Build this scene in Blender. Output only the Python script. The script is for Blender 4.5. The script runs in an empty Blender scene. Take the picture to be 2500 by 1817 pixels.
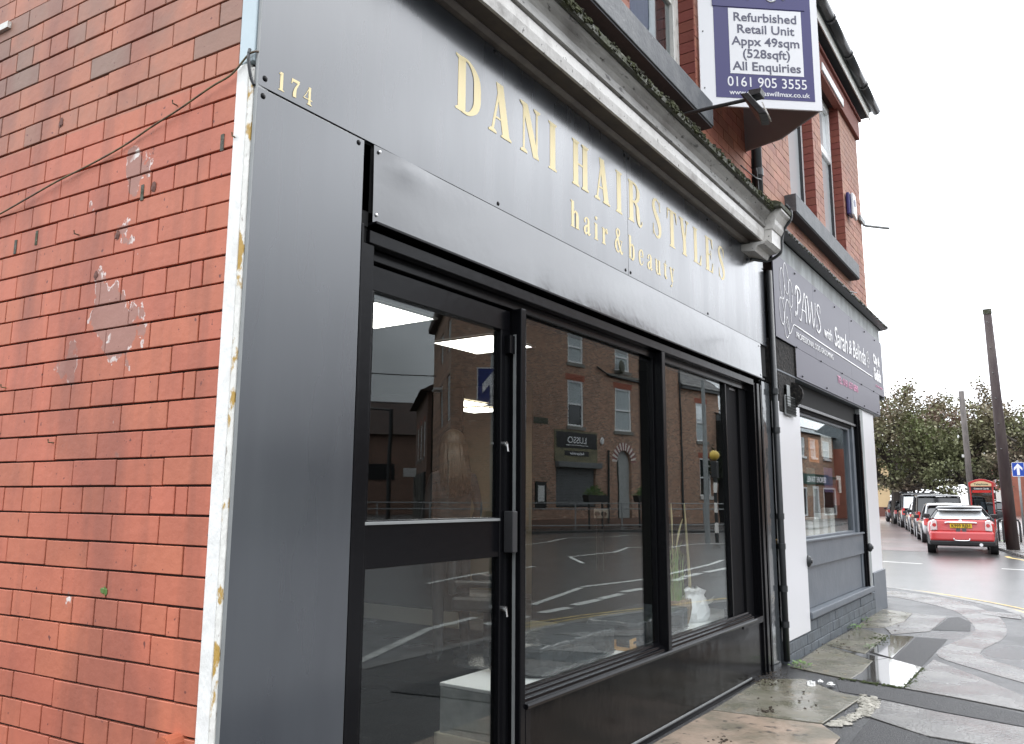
import bpy, bmesh, math, random
from mathutils import Vector, Matrix
random.seed(7)
S = bpy.context.scene
COL = S.collection
PI = math.pi

# ---------------------------------------------------------------- camera, sky, sun
cam = bpy.data.cameras.new('camera'); camo = bpy.data.objects.new('camera', cam); COL.objects.link(camo)
cam.sensor_width = 36; cam.lens = 36 * 1955 / 2500; cam.clip_start = .05; cam.clip_end = 900
RX = Vector((.5651, -.8250, .0051)); DN = Vector((.1323, .0847, -.9876)); FW = Vector((.8143, .5588, .1570))
RX = (RX - RX.dot(FW) * FW).normalized(); UP = RX.cross(FW)
camo.matrix_world = Matrix(((RX.x, UP.x, -FW.x, -1.583), (RX.y, UP.y, -FW.y, -2.137), (RX.z, UP.z, -FW.z, 1.4), (0, 0, 0, 1)))
S.camera = camo
W = bpy.data.worlds.new('World'); S.world = W; W.use_nodes = True
nt = W.node_tree; nt.nodes.clear()
wo = nt.nodes.new('ShaderNodeOutputWorld'); bg = nt.nodes.new('ShaderNodeBackground'); bg.inputs[1].default_value = .1
sky = nt.nodes.new('ShaderNodeTexSky'); sky.sky_type = 'NISHITA'; sky.sun_disc = False
sky.sun_elevation = math.radians(50); sky.sun_rotation = math.radians(125)
tc = nt.nodes.new('ShaderNodeTexCoord'); sx = nt.nodes.new('ShaderNodeSeparateXYZ'); nt.links.new(tc.outputs['Generated'], sx.inputs[0])
mr = nt.nodes.new('ShaderNodeMapRange'); mr.inputs[1].default_value = 0; mr.inputs[2].default_value = 1; mr.inputs[3].default_value = 11; mr.inputs[4].default_value = 32
nt.links.new(sx.outputs[2], mr.inputs[0])
nz = nt.nodes.new('ShaderNodeTexNoise'); nz.inputs['Scale'].default_value = 3.2; nz.inputs['Detail'].default_value = 5; nz.inputs['Roughness'].default_value = .5
mp = nt.nodes.new('ShaderNodeMapping'); mp.inputs['Scale'].default_value = (1, 1, 2.4)
nt.links.new(tc.outputs['Generated'], mp.inputs[0]); nt.links.new(mp.outputs[0], nz.inputs['Vector'])
m2 = nt.nodes.new('ShaderNodeMapRange'); m2.inputs[1].default_value = .3; m2.inputs[2].default_value = .7; m2.inputs[3].default_value = .68; m2.inputs[4].default_value = 1.3
nt.links.new(nz.outputs[0], m2.inputs[0])
mu = nt.nodes.new('ShaderNodeMath'); mu.operation = 'MULTIPLY'; nt.links.new(mr.outputs[0], mu.inputs[0]); nt.links.new(m2.outputs[0], mu.inputs[1])
# heavier rain cloud low in the south, the side mirrored in the shop glass
sy = nt.nodes.new('ShaderNodeMapRange'); sy.interpolation_type = 'SMOOTHSTEP'; sy.inputs[1].default_value = .0; sy.inputs[2].default_value = -.75; sy.inputs[3].default_value = 0; sy.inputs[4].default_value = .5; nt.links.new(sx.outputs[1], sy.inputs[0])
sz = nt.nodes.new('ShaderNodeMapRange'); sz.interpolation_type = 'SMOOTHSTEP'; sz.inputs[1].default_value = .42; sz.inputs[2].default_value = .04; nt.links.new(sx.outputs[2], sz.inputs[0])
sm = nt.nodes.new('ShaderNodeMath'); sm.operation = 'MULTIPLY'; nt.links.new(sy.outputs[0], sm.inputs[0]); nt.links.new(sz.outputs[0], sm.inputs[1])
so = nt.nodes.new('ShaderNodeMath'); so.operation = 'SUBTRACT'; so.inputs[0].default_value = 1; nt.links.new(sm.outputs[0], so.inputs[1])
mu0 = mu; mu1 = nt.nodes.new('ShaderNodeMath'); mu1.operation = 'MULTIPLY'; nt.links.new(mu0.outputs[0], mu1.inputs[0]); nt.links.new(so.outputs[0], mu1.inputs[1])
# the sun behind the cloud brightens the eastern half, down the street
se = nt.nodes.new('ShaderNodeMapRange'); se.interpolation_type = 'SMOOTHSTEP'; se.inputs[1].default_value = .25; se.inputs[2].default_value = 1; se.inputs[3].default_value = 1; se.inputs[4].default_value = 1.45; nt.links.new(sx.outputs[0], se.inputs[0])
mu = nt.nodes.new('ShaderNodeMath'); mu.operation = 'MULTIPLY'; nt.links.new(mu1.outputs[0], mu.inputs[0]); nt.links.new(se.outputs[0], mu.inputs[1])
cmb = nt.nodes.new('ShaderNodeCombineColor')
for i, f in enumerate((.96, .99, 1.04)):
    mm = nt.nodes.new('ShaderNodeMath'); mm.operation = 'MULTIPLY'; mm.inputs[1].default_value = f
    nt.links.new(mu.outputs[0], mm.inputs[0]); nt.links.new(mm.outputs[0], cmb.inputs[i])
mx = nt.nodes.new('ShaderNodeMix'); mx.data_type = 'RGBA'; mx.inputs[0].default_value = .93
nt.links.new(sky.outputs[0], mx.inputs[6]); nt.links.new(cmb.outputs[0], mx.inputs[7])
nt.links.new(mx.outputs[2], bg.inputs[0]); nt.links.new(bg.outputs[0], wo.inputs[0])
sun = bpy.data.lights.new('sun', 'SUN'); sun.energy = .6; sun.angle = math.radians(25); sun.color = (1, .97, .92)
suno = bpy.data.objects.new('sun', sun); COL.objects.link(suno)
suno.rotation_euler = (0, math.radians(40), math.radians(-35))
S.view_settings.view_transform = 'Standard'; S.view_settings.look = 'None'; S.view_settings.exposure = .35; S.view_settings.gamma = 1
S.view_settings.use_curve_mapping = False
S.render.engine = 'CYCLES'
S.cycles.max_bounces = 10; S.cycles.transparent_max_bounces = 16; S.cycles.glossy_bounces = 5; S.cycles.diffuse_bounces = 4
S.cycles.caustics_reflective = False; S.cycles.caustics_refractive = False; S.cycles.sample_clamp_indirect = 6

# ---------------------------------------------------------------- materials
def NN(m, t, **k):
    n = m.node_tree.nodes.new(t)
    for a, v in k.items(): setattr(n, a, v)
    return n
def mat(name, c, rough=.6, c2=None, scale=6, lo=.4, hi=.65, detail=6, bump=0, bscale=None, metal=0, spec=.5, coat=0, stretch=None,
        rnd=0, r2=None, emit=None, es=0, c3=None, scale3=30, lo3=.62, hi3=.68, brick=None, rot=None, space='pos', stain=0, trans=0, sheen=0):
    m = bpy.data.materials.new(name); m.use_nodes = True; t = m.node_tree; L = t.links.new
    b = t.nodes['Principled BSDF']
    b.inputs['Base Color'].default_value = (*c, 1); b.inputs['Roughness'].default_value = rough; b.inputs['Metallic'].default_value = metal
    b.inputs['Specular IOR Level'].default_value = spec; b.inputs['Coat Weight'].default_value = coat; b.inputs['Coat Roughness'].default_value = .05
    if emit: b.inputs['Emission Color'].default_value = (*emit, 1); b.inputs['Emission Strength'].default_value = es
    if trans: b.inputs['Transmission Weight'].default_value = trans
    pos = None
    if c2 or bump or brick or c3 or r2 is not None or stain:
        if space == 'pos': g = NN(m, 'ShaderNodeNewGeometry'); pos = g.outputs['Position']
        else: g = NN(m, 'ShaderNodeTexCoord'); pos = g.outputs['Object']
        if stretch or rot:
            mpn = NN(m, 'ShaderNodeMapping')
            if stretch: mpn.inputs['Scale'].default_value = stretch
            if rot: mpn.inputs['Rotation'].default_value = rot
            L(pos, mpn.inputs[0]); pos2 = mpn.outputs[0]
        else: pos2 = pos
    cur = None
    def noise(sc, det=6, p=None, ro=.55):
        n = NN(m, 'ShaderNodeTexNoise'); n.inputs['Scale'].default_value = sc; n.inputs['Detail'].default_value = det; n.inputs['Roughness'].default_value = ro
        L(p if p is not None else pos2, n.inputs['Vector']); return n.outputs[0]
    def rng(x, a, bb, o0=0, o1=1):
        r = NN(m, 'ShaderNodeMapRange'); r.inputs[1].default_value = a; r.inputs[2].default_value = bb; r.inputs[3].default_value = o0; r.inputs[4].default_value = o1
        L(x, r.inputs[0]); return r.outputs[0]
    def mix(f, a, bb, mode='MIX'):
        x = NN(m, 'ShaderNodeMix', data_type='RGBA', blend_type=mode)
        for i, v in ((0, f), (6, a), (7, bb)):
            if isinstance(v, (tuple, list)): x.inputs[i].default_value = (*v, 1) if len(v) == 3 else v
            elif isinstance(v, (int, float)): x.inputs[i].default_value = v
            else: L(v, x.inputs[i])
        return x.outputs[2]
    cur = c
    if brick:
        bt = NN(m, 'ShaderNodeTexBrick'); bw, bh, mort, ca, cb, cm = brick
        sc = NN(m, 'ShaderNodeSeparateXYZ'); L(pos2, sc.inputs[0]); cc = NN(m, 'ShaderNodeCombineXYZ')
        ad = NN(m, 'ShaderNodeMath', operation='ADD'); L(sc.outputs[0], ad.inputs[0]); L(sc.outputs[1], ad.inputs[1])
        L(ad.outputs[0], cc.inputs[0]); L(sc.outputs[2], cc.inputs[1]); L(cc.outputs[0], bt.inputs['Vector'])
        bt.inputs['Scale'].default_value = 1; bt.inputs['Brick Width'].default_value = bw; bt.inputs['Row Height'].default_value = bh
        bt.inputs['Mortar Size'].default_value = mort; bt.inputs['Mortar Smooth'].default_value = .1
        bt.inputs['Color1'].default_value = (*ca, 1); bt.inputs['Color2'].default_value = (*cb, 1); bt.inputs['Mortar'].default_value = (*cm, 1); bt.inputs['Bias'].default_value = -.1
        cur = bt.outputs[0]
    if c2: cur = mix(rng(noise(scale, detail), lo, hi), cur, c2)
    if c3: cur = mix(rng(noise(scale3, 4), lo3, hi3), cur, c3)
    if stain:
        mps = NN(m, 'ShaderNodeMapping'); mps.inputs['Scale'].default_value = (9, 9, .7); L(pos, mps.inputs[0])
        cur = mix(rng(noise(1, 5, mps.outputs[0]), .5, .8, 0, stain), cur, (.04, .035, .03))
    if rnd:
        oi = NN(m, 'ShaderNodeObjectInfo'); h = NN(m, 'ShaderNodeHueSaturation')
        L(rng(oi.outputs['Random'], 0, 1, 1 - rnd, 1 + rnd), h.inputs['Value'])
        w = NN(m, 'ShaderNodeMath', operation='MULTIPLY'); w.inputs[1].default_value = 7.31; L(oi.outputs['Random'], w.inputs[0])
        fr = NN(m, 'ShaderNodeMath', operation='FRACT'); L(w.outputs[0], fr.inputs[0]); L(rng(fr.outputs[0], 0, 1, .5 - rnd * .04, .5 + rnd * .04), h.inputs['Hue'])
        if isinstance(cur, tuple): h.inputs['Color'].default_value = (*cur, 1)
        else: L(cur, h.inputs['Color'])
        cur = h.outputs[0]
    if not isinstance(cur, tuple): L(cur, b.inputs['Base Color'])
    if r2 is not None: L(rng(noise(scale * .6, 4), .4, .6, rough, r2), b.inputs['Roughness'])
    if bump:
        bn = NN(m, 'ShaderNodeBump'); bn.inputs['Strength'].default_value = min(1, bump); bn.inputs['Distance'].default_value = .01 if bump <= 1 else .01 * bump
        L(noise(bscale or scale * 4, 5), bn.inputs['Height']); L(bn.outputs[0], b.inputs['Normal'])
        if coat: L(bn.outputs[0], b.inputs['Coat Normal'])
    m['tools'] = 0
    return m

def glass(name, tint=(1, 1, 1), k=2.0, ior=1.5):
    m = bpy.data.materials.new(name); m.use_nodes = True; t = m.node_tree; t.nodes.clear(); L = t.links.new
    o = t.nodes.new('ShaderNodeOutputMaterial'); g = t.nodes.new('ShaderNodeBsdfGlossy'); g.inputs['Roughness'].default_value = 0; g.inputs['Color'].default_value = (.92, .97, .98, 1)
    tr = t.nodes.new('ShaderNodeBsdfTransparent'); tr.inputs[0].default_value = (*tint, 1)
    f = t.nodes.new('ShaderNodeFresnel'); f.inputs[0].default_value = ior
    geo = t.nodes.new('ShaderNodeNewGeometry')
    # both faces of the pane behave alike
    lw = t.nodes.new('ShaderNodeVectorMath'); lw.operation = 'DOT_PRODUCT'; L(geo.outputs['Incoming'], lw.inputs[0]); L(geo.outputs['Normal'], lw.inputs[1])
    ab = t.nodes.new('ShaderNodeMath'); ab.operation = 'ABSOLUTE'; L(lw.outputs['Value'], ab.inputs[0])
    om = t.nodes.new('ShaderNodeMath'); om.operation = 'SUBTRACT'; om.inputs[0].default_value = 1; L(ab.outputs[0], om.inputs[1])
    p = t.nodes.new('ShaderNodeMath'); p.operation = 'POWER'; L(om.outputs[0], p.inputs[0]); p.inputs[1].default_value = 4.2
    r = t.nodes.new('ShaderNodeMapRange'); L(p.outputs[0], r.inputs[0]); r.inputs[3].default_value = .045; r.inputs[4].default_value = 1
    q = t.nodes.new('ShaderNodeMath'); q.operation = 'SUBTRACT'; q.inputs[0].default_value = 1; L(r.outputs[0], q.inputs[1])
    q2 = t.nodes.new('ShaderNodeMath'); q2.operation = 'POWER'; L(q.outputs[0], q2.inputs[0]); q2.inputs[1].default_value = k
    q3 = t.nodes.new('ShaderNodeMath'); q3.operation = 'SUBTRACT'; q3.inputs[0].default_value = 1; L(q2.outputs[0], q3.inputs[1])
    wn = t.nodes.new('ShaderNodeTexNoise'); wn.inputs['Scale'].default_value = 3.5; wn.inputs['Detail'].default_value = 1; L(geo.outputs['Position'], wn.inputs['Vector']); wb_ = t.nodes.new('ShaderNodeBump'); wb_.inputs['Strength'].default_value = .5; wb_.inputs['Distance'].default_value = .00025; L(wn.outputs[0], wb_.inputs['Height']); L(wb_.outputs[0], g.inputs['Normal'])
    mxs = t.nodes.new('ShaderNodeMixShader'); L(q3.outputs[0], mxs.inputs[0]); L(tr.outputs[0], mxs.inputs[1]); L(g.outputs[0], mxs.inputs[2]); L(mxs.outputs[0], o.inputs[0])
    return m

# painted accrington brick of the side wall: red masonry paint, peeled patches, unpainted dull bricks above
def side_brick_mat():
    m = mat('painted_brick', (.54, .165, .095), .6, c2=(.45, .135, .08), scale=2.2, bump=.25, bscale=30, rnd=.06, stain=.35)
    t = m.node_tree; L = t.links.new; b = t.nodes['Principled BSDF']
    cur = b.inputs['Base Color'].links[0].from_socket
    g = NN(m, 'ShaderNodeNewGeometry'); sp = NN(m, 'ShaderNodeSeparateXYZ'); L(g.outputs['Position'], sp.inputs[0])
    def rng(x, a, bb, o0=0, o1=1, smooth=False):
        r = NN(m, 'ShaderNodeMapRange'); r.inputs[1].default_value = a; r.inputs[2].default_value = bb; r.inputs[3].default_value = o0; r.inputs[4].default_value = o1
        L(x, r.inputs[0]); return r.outputs[0]
    def mul(a, c):
        r = NN(m, 'ShaderNodeMath', operation='MULTIPLY'); L(a, r.inputs[0])
        if isinstance(c, (int, float)): r.inputs[1].default_value = c
        else: L(c, r.inputs[1])
        return r.outputs[0]
    def mix(f, a, c):
        x = NN(m, 'ShaderNodeMix', data_type='RGBA'); L(f, x.inputs[0])
        for i, v in ((6, a), (7, c)):
            if isinstance(v, tuple): x.inputs[i].default_value = (*v, 1)
            else: L(v, x.inputs[i])
        return x.outputs[2]
    def noise(s, d=5, sc=None):
        n = NN(m, 'ShaderNodeTexNoise'); n.inputs['Scale'].default_value = s; n.inputs['Detail'].default_value = d
        L(g.outputs['Position'], n.inputs['Vector'])
        if sc:
            mp = NN(m, 'ShaderNodeMapping'); mp.inputs['Scale'].default_value = sc; L(g.outputs['Position'], mp.inputs[0]); L(mp.outputs[0], n.inputs['Vector'])
        return n.outputs[0]
    # unpainted upper courses
    oi = NN(m, 'ShaderNodeObjectInfo')
    old = mix(rng(oi.outputs['Random'], .78, 1.0), (.46, .175, .105), (.27, .165, .125))
    old = mix(rng(noise(5), .48, .75, 0, .6), old, (.21, .13, .10))
    cur = mix(rng(sp.outputs[2], 2.842, 2.848), cur, old)
    # broad peeled zone around y .45-1.2, z 1.6-2.75
    zy = mul(rng(sp.outputs[1], .28, .5), rng(sp.outputs[1], 1.15, .85)); zz = mul(rng(sp.outputs[2], 1.45, 1.8), rng(sp.outputs[2], 2.75, 2.6))
    zone = mul(zy, zz)
    n1 = noise(5.5, 8, (1, 1, .75)); ad = NN(m, 'ShaderNodeMath', operation='ADD'); L(n1, ad.inputs[0]); L(mul(zone, .185), ad.inputs[1])
    peel = rng(ad.outputs[0], .735, .742); rim = rng(ad.outputs[0], .722, .727)
    n2 = rng(noise(28, 3), .53, .56)
    cur = mix(mul(rim, mul(n2, zone)), cur, (.72, .60, .56))
    cur = mix(peel, cur, (.37, .18, .14))
    flake = mul(rng(noise(16, 4), .60, .62), mul(peel, rng(noise(5, 2), .5, .55)))
    cur = mix(flake, cur, (.75, .68, .64))
    cur = mix(rng(noise(38, 3), .70, .73), cur, (.16, .05, .04))
    cur = mix(mul(rng(noise(2.6, 6, (1, 1, .35)), .52, .66), .55), cur, (.24, .085, .06))
    L(cur, b.inputs['Base Color'])
    # paint film thickness in the relief too
    return m

M = {}
M['side'] = side_brick_mat()
M['joint'] = mat('dark_joint', (.035, .018, .014), .95)
M['facing'] = mat('facing_brick', (.40, .15, .095), .75, c2=(.31, .115, .078), scale=5, bump=.3, bscale=60, rnd=.16, c3=(.16, .07, .05), scale3=14, lo3=.64, hi3=.72)
M['facing2'] = mat('pale_facing_brick', (.40, .195, .135), .7, c2=(.32, .15, .11), scale=4, bump=.3, bscale=60, rnd=.13, c3=(.2, .12, .10), scale3=9, lo3=.64, hi3=.74)
M['joint2'] = mat('facing_joint', (.06, .03, .025), .95)
M['redbrick'] = mat('dark_reveal_brick', (.19, .045, .03), .7, bump=.3, bscale=50, rnd=.12)
M['panel'] = mat('anthracite_panel', (.018, .023, .032), .24, spec=.6, bump=.06, bscale=2.2, coat=1.0, c2=(.025, .031, .040), scale=2.2, stretch=(3, 3, .5), r2=.36)
M['panel'].node_tree.nodes['Principled BSDF'].inputs['Coat Roughness'].default_value = .16; M['panel'].node_tree.nodes['Principled BSDF'].inputs['Coat IOR'].default_value = 1.72
M['cover'] = mat('anthracite_pressed_metal', (.018, .020, .024), .16, spec=.6, bump=.25, bscale=1.7, coat=1.0)
M['cover'].node_tree.nodes['Principled BSDF'].inputs['Coat Roughness'].default_value = .09; M['cover'].node_tree.nodes['Principled BSDF'].inputs['Coat IOR'].default_value = 1.65
M['black'] = mat('black_gloss_paint', (.004, .004, .005), .2, spec=.16, bump=.08, bscale=14)
M['riser'] = mat('black_riser_panel', (.004, .0038, .0038), .16, spec=.12, bump=1.0, bscale=1.6, stretch=(1, 1, .6))
M['pil'] = mat('black_polished_pilaster', (.05, .055, .06), .07, spec=.9, bump=.6, bscale=2.5)
M['matblack'] = mat('flat_black_paint', (.006, .006, .007), .55, spec=.06)
M['void'] = mat('black_void', (.006, .006, .006), .9)
M['gold'] = mat('cream_gold_vinyl', (.84, .70, .38), .4, bump=0)
M['white'] = mat('chipped_white_paint', (.86, .86, .83), .5, c2=(.74, .73, .69), scale=7, lo=.5, hi=.75, c3=(.48, .29, .07), scale3=9, lo3=.70, hi3=.71, bump=.8, bscale=22, stretch=(1, 1, .55))
M['ochre'] = mat('ochre_undercoat', (.48, .30, .07), .6, c2=(.80, .79, .74), scale=11, lo=.43, hi=.46, bump=.9, bscale=30, c3=(.25, .2, .16), scale3=22, stretch=(1, 1, .5))
M['blue'] = mat('pale_blue_paint', (.52, .62, .66), .5, c2=(.35, .38, .38), scale=5, lo=.55, hi=.8, stretch=(1, 1, .5), bump=.3)
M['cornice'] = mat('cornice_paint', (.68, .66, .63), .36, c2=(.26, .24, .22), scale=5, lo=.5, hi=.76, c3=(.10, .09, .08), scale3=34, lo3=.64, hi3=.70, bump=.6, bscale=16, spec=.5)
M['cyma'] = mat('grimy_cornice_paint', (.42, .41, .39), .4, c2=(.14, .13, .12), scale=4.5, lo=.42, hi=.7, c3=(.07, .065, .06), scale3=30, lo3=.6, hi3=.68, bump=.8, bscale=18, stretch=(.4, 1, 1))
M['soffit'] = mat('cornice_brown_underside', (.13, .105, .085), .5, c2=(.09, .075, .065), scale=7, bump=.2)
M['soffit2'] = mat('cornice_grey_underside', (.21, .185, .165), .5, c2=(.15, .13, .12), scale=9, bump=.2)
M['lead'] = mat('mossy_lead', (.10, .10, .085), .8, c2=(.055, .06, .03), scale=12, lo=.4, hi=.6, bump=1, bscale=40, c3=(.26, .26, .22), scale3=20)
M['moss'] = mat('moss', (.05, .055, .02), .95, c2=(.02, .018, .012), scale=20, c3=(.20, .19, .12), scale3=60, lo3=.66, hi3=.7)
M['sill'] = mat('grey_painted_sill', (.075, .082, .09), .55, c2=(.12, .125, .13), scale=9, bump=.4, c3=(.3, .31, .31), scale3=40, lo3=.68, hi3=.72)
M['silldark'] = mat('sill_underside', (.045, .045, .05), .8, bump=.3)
M['pvc'] = mat('white_pvc', (.80, .80, .80), .3, spec=.5)
M['oldwhite'] = mat('old_white_paint', (.72, .71, .67), .5, c2=(.4, .38, .33), scale=20, lo=.55, hi=.7, bump=.5, stretch=(1, 1, .4))
M['curtain'] = mat('curtain', (.75, .74, .69), .9)
M['glass'] = glass('shop_glass', (.95, .96, .95), .95)
M['glassd'] = glass('door_glass', (.95, .96, .95), 1.1)
M['wglass'] = glass('window_glass', (.5, .55, .58), 2.3)
M['dkglass'] = mat('dark_window_glass', (.02, .024, .028), .04, spec=1.0)
M['skyglass'] = mat('sky_painted_glass', (.78, .82, .84), .05, spec=1.0, coat=1)  # bright sky reflection put into the pale base colour of the panes
M['iron'] = mat('black_iron', (.02, .022, .024), .35, spec=.5, bump=.3, bscale=40)
M['rust'] = mat('old_cable', (.10, .07, .05), .8, c2=(.2, .17, .08), scale=18)
M['steel'] = mat('steel', (.6, .6, .6), .25, metal=1)
M['galv'] = mat('galvanised_steel', (.24, .25, .25), .5, metal=.3, c2=(.28, .29, .29), scale=8)
M['signblue'] = mat('sign_blue', (.035, .03, .145), .35, spec=.5)
M['signwhite'] = mat('sign_white', (.80, .80, .82), .35)
M['signtext'] = mat('sign_grey_text', (.10, .10, .15), .5)
M['brown'] = mat('board_back', (.30, .29, .30), .7, bump=.1)
M['mauve'] = mat('mauve_grey_board', (.075, .07, .098), .38, spec=.4)
M['txtwhite'] = mat('white_vinyl', (.85, .84, .84), .45)
M['txtpink'] = mat('pink_vinyl', (.75, .35, .5), .5)
M['cream'] = mat('cream_render', (.62, .47, .27), .8, c2=(.56, .42, .24), scale=.8)
M['plinthb'] = mat('brown_plinth', (.14, .06, .045), .8)
M['greypaint'] = mat('grey_woodwork', (.12, .135, .155), .42, c2=(.10, .115, .135), scale=4, bump=.25, bscale=18)
M['greybrick'] = mat('grey_painted_plinth', (.10, .115, .13), .6, bump=1, bscale=18, c2=(.075, .085, .095), scale=6)
M['whitepanel'] = mat('white_pilaster_panel', (.66, .655, .675), .3, c2=(.66, .66, .67), scale=1.5)
M['greypost'] = mat('weathered_grey_post', (.36, .38, .38), .6, c2=(.22, .23, .23), scale=10, stretch=(1, 1, .3), bump=.4)
# grounds
M['asphalt'] = mat('wet_asphalt', (.030, .030, .031), .5, c2=(.019, .019, .02), scale=1.2, r2=.24, c3=(.2, .195, .19), scale3=70, lo3=.6, hi3=.66, bump=.7, bscale=85, coat=.12)
M['road'] = mat('wet_road', (.058, .058, .056), .34, c2=(.04, .04, .04), scale=.5, r2=.3, c3=(.15, .148, .14), scale3=45, lo3=.58, hi3=.66, bump=.5, bscale=26, coat=1)
M['redroad'] = mat('worn_red_surfacing', (.15, .10, .097), .5, c2=(.11, .09, .088), scale=.6, r2=.35, c3=(.26, .23, .22), scale3=40, lo3=.62, hi3=.68, bump=.2, bscale=50, coat=.5)
M['patch'] = mat('dark_asphalt_patch', (.045, .045, .047), .6, c2=(.05, .05, .052), scale=25, c3=(.15, .15, .15), scale3=90, lo3=.6, hi3=.68, bump=1.6, bscale=110)
M['newconc'] = mat('wet_concrete', (.16, .152, .142), .34, spec=.9, c2=(.085, .08, .076), scale=3.4, lo=.36, hi=.66, r2=.1, c3=(.055, .052, .05), scale3=48, lo3=.60, hi3=.66, bump=.8, bscale=60)
M['flag'] = mat('york_flagstone', (.19, .175, .14), .36, c2=(.12, .115, .08), scale=4.5, lo=.4, hi=.62, r2=.1, c3=(.25, .2, .13), scale3=12, lo3=.6, hi3=.75, bump=.35, bscale=16)
M['flagwet'] = mat('soaked_flagstone', (.13, .125, .115), .045, c2=(.10, .095, .085), scale=3, coat=1, spec=1.0)
M['flagp'] = mat('pinkish_flagstone', (.31, .235, .18), .5, c2=(.15, .13, .095), scale=3, lo=.42, hi=.62, c3=(.07, .06, .05), scale3=16, lo3=.6, hi3=.68, bump=.6, bscale=20, r2=.3)
M['mortar'] = mat('rough_mortar', (.42, .40, .35), .8, c2=(.2, .19, .16), scale=14, bump=1.5, bscale=26)
M['kerb'] = mat('kerb_stone', (.22, .21, .2), .4, c2=(.12, .115, .11), scale=5, bump=.4)
M['mark'] = mat('white_road_paint', (.60, .60, .57), .5, c2=(.22, .22, .21), scale=9, lo=.55, hi=.75)
M['yellow'] = mat('yellow_road_paint', (.58, .42, .13), .5, c2=(.2, .17, .1), scale=8, lo=.52, hi=.72)
M['soil'] = mat('soil', (.05, .038, .028), .95, bump=1, bscale=30)
M['dullmoss'] = mat('dull_moss', (.045, .06, .018), .95)
M['leafg'] = mat('weed_leaf', (.08, .16, .03), .5, rnd=.2)
M['leaft'] = mat('tree_leaf', (.2, .215, .11), .6, c2=(.25, .18, .145), scale=.2, lo=.42, hi=.62, c3=(.16, .20, .07), scale3=.5, lo3=.55, hi3=.7)
M['leafc'] = mat('dark_conifer_leaf', (.03, .045, .02), .8)
M['bark'] = mat('bark', (.06, .05, .042), .9, bump=1, bscale=20)
M['creosote'] = mat('creosoted_pole', (.055, .038, .04), .75, c2=(.09, .07, .065), scale=6, stretch=(1, 1, .15), bump=.6, bscale=14)
M['tyre'] = mat('tyre', (.012, .012, .012), .8)
M['rim'] = mat('alloy_rim', (.42, .42, .44), .35, metal=.7)
M['trim'] = mat('black_trim', (.02, .02, .022), .5)
M['chrome'] = mat('chrome', (.85, .85, .86), .12, metal=1)
M['carglass'] = mat('car_glass', (.015, .018, .02), .05, spec=1.0)
M['tail'] = mat('tail_light_red', (.5, .02, .02), .2, coat=1)
M['clear'] = mat('clear_lens', (.75, .6, .6), .2, coat=1)
M['plate'] = mat('yellow_plate', (.75, .5, .03), .4)
M['letterblack'] = mat('letter_black', (.01, .01, .01), .5)
def paint(n, c, r=.25): return mat(n, c, r, coat=1, spec=.5)
M['red'] = paint('red_car_paint', (.50, .018, .02)); M['silver'] = paint('silver_car_paint', (.45, .46, .47)); M['blackcar'] = paint('black_car_paint', (.015, .015, .017))
M['whitecar'] = paint('white_car_paint', (.75, .75, .75)); M['darkcar'] = paint('charcoal_car_paint', (.04, .042, .046)); M['mauvecar'] = paint('grey_car_paint', (.10, .10, .12))
M['wheelred'] = mat('phone_box_red', (.42, .025, .025), .35, coat=.4)
# interior
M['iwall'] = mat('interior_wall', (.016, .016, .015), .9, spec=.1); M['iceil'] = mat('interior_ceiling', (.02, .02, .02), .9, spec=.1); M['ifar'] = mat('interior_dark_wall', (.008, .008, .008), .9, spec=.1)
M['ifloor'] = mat('dark_wood_floor', (.12, .062, .042), .4, c2=(.07, .04, .03), scale=3, stretch=(1, 5, 1), c3=(.13, .085, .065), scale3=5, lo3=.52, hi3=.62, rnd=.15)
M['skirt'] = mat('skirting', (.45, .42, .34), .5); M['benchf'] = mat('bench_grey', (.34, .36, .35), .6, c2=(.19, .205, .2), scale=5); M['bencht'] = mat('bench_white_top', (.85, .87, .87), .4)
M['leather'] = mat('black_leather', (.036, .042, .046), .25, bump=1.0, bscale=16, spec=.6)
M['lightp'] = mat('led_panel', (1, 1, 1), .5, emit=(1, .98, .9), es=8)
M['mirror'] = mat('mirror', (.5, .48, .43), .02, metal=1)
M['wood'] = mat('pale_wood', (.55, .33, .13), .5, c2=(.45, .26, .1), scale=8, stretch=(8, 1, 1)); M['wicker'] = mat('wicker', (.2, .13, .07), .8, c2=(.36, .27, .16), scale=40, stretch=(1, 1, .2), bump=1)
M['bag'] = mat('white_plastic_bag', (.78, .79, .8), .35, bump=.6, bscale=20); M['grass'] = mat('green_blades', (.17, .33, .08), .5, c2=(.3, .38, .14), scale=9)
M['bamboo'] = mat('bamboo', (.4, .36, .2), .5); M['socket'] = mat('brushed_socket', (.5, .47, .42), .35)
M['cloth'] = mat('dark_clothes', (.02, .021, .024), .9, bump=.4); M['skin'] = mat('skin', (.45, .24, .16), .5); M['hair'] = mat('blonde_hair', (.045, .03, .017), .5, bump=1, bscale=60, stretch=(1, 1, .1))
M['oldpole'] = mat('old_grey_pole', (.17, .15, .14), .8, c2=(.1, .09, .085), scale=6, stretch=(1, 1, .2))
M['beige'] = mat('lit_beige_wall', (.20, .17, .11), .8)
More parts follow.
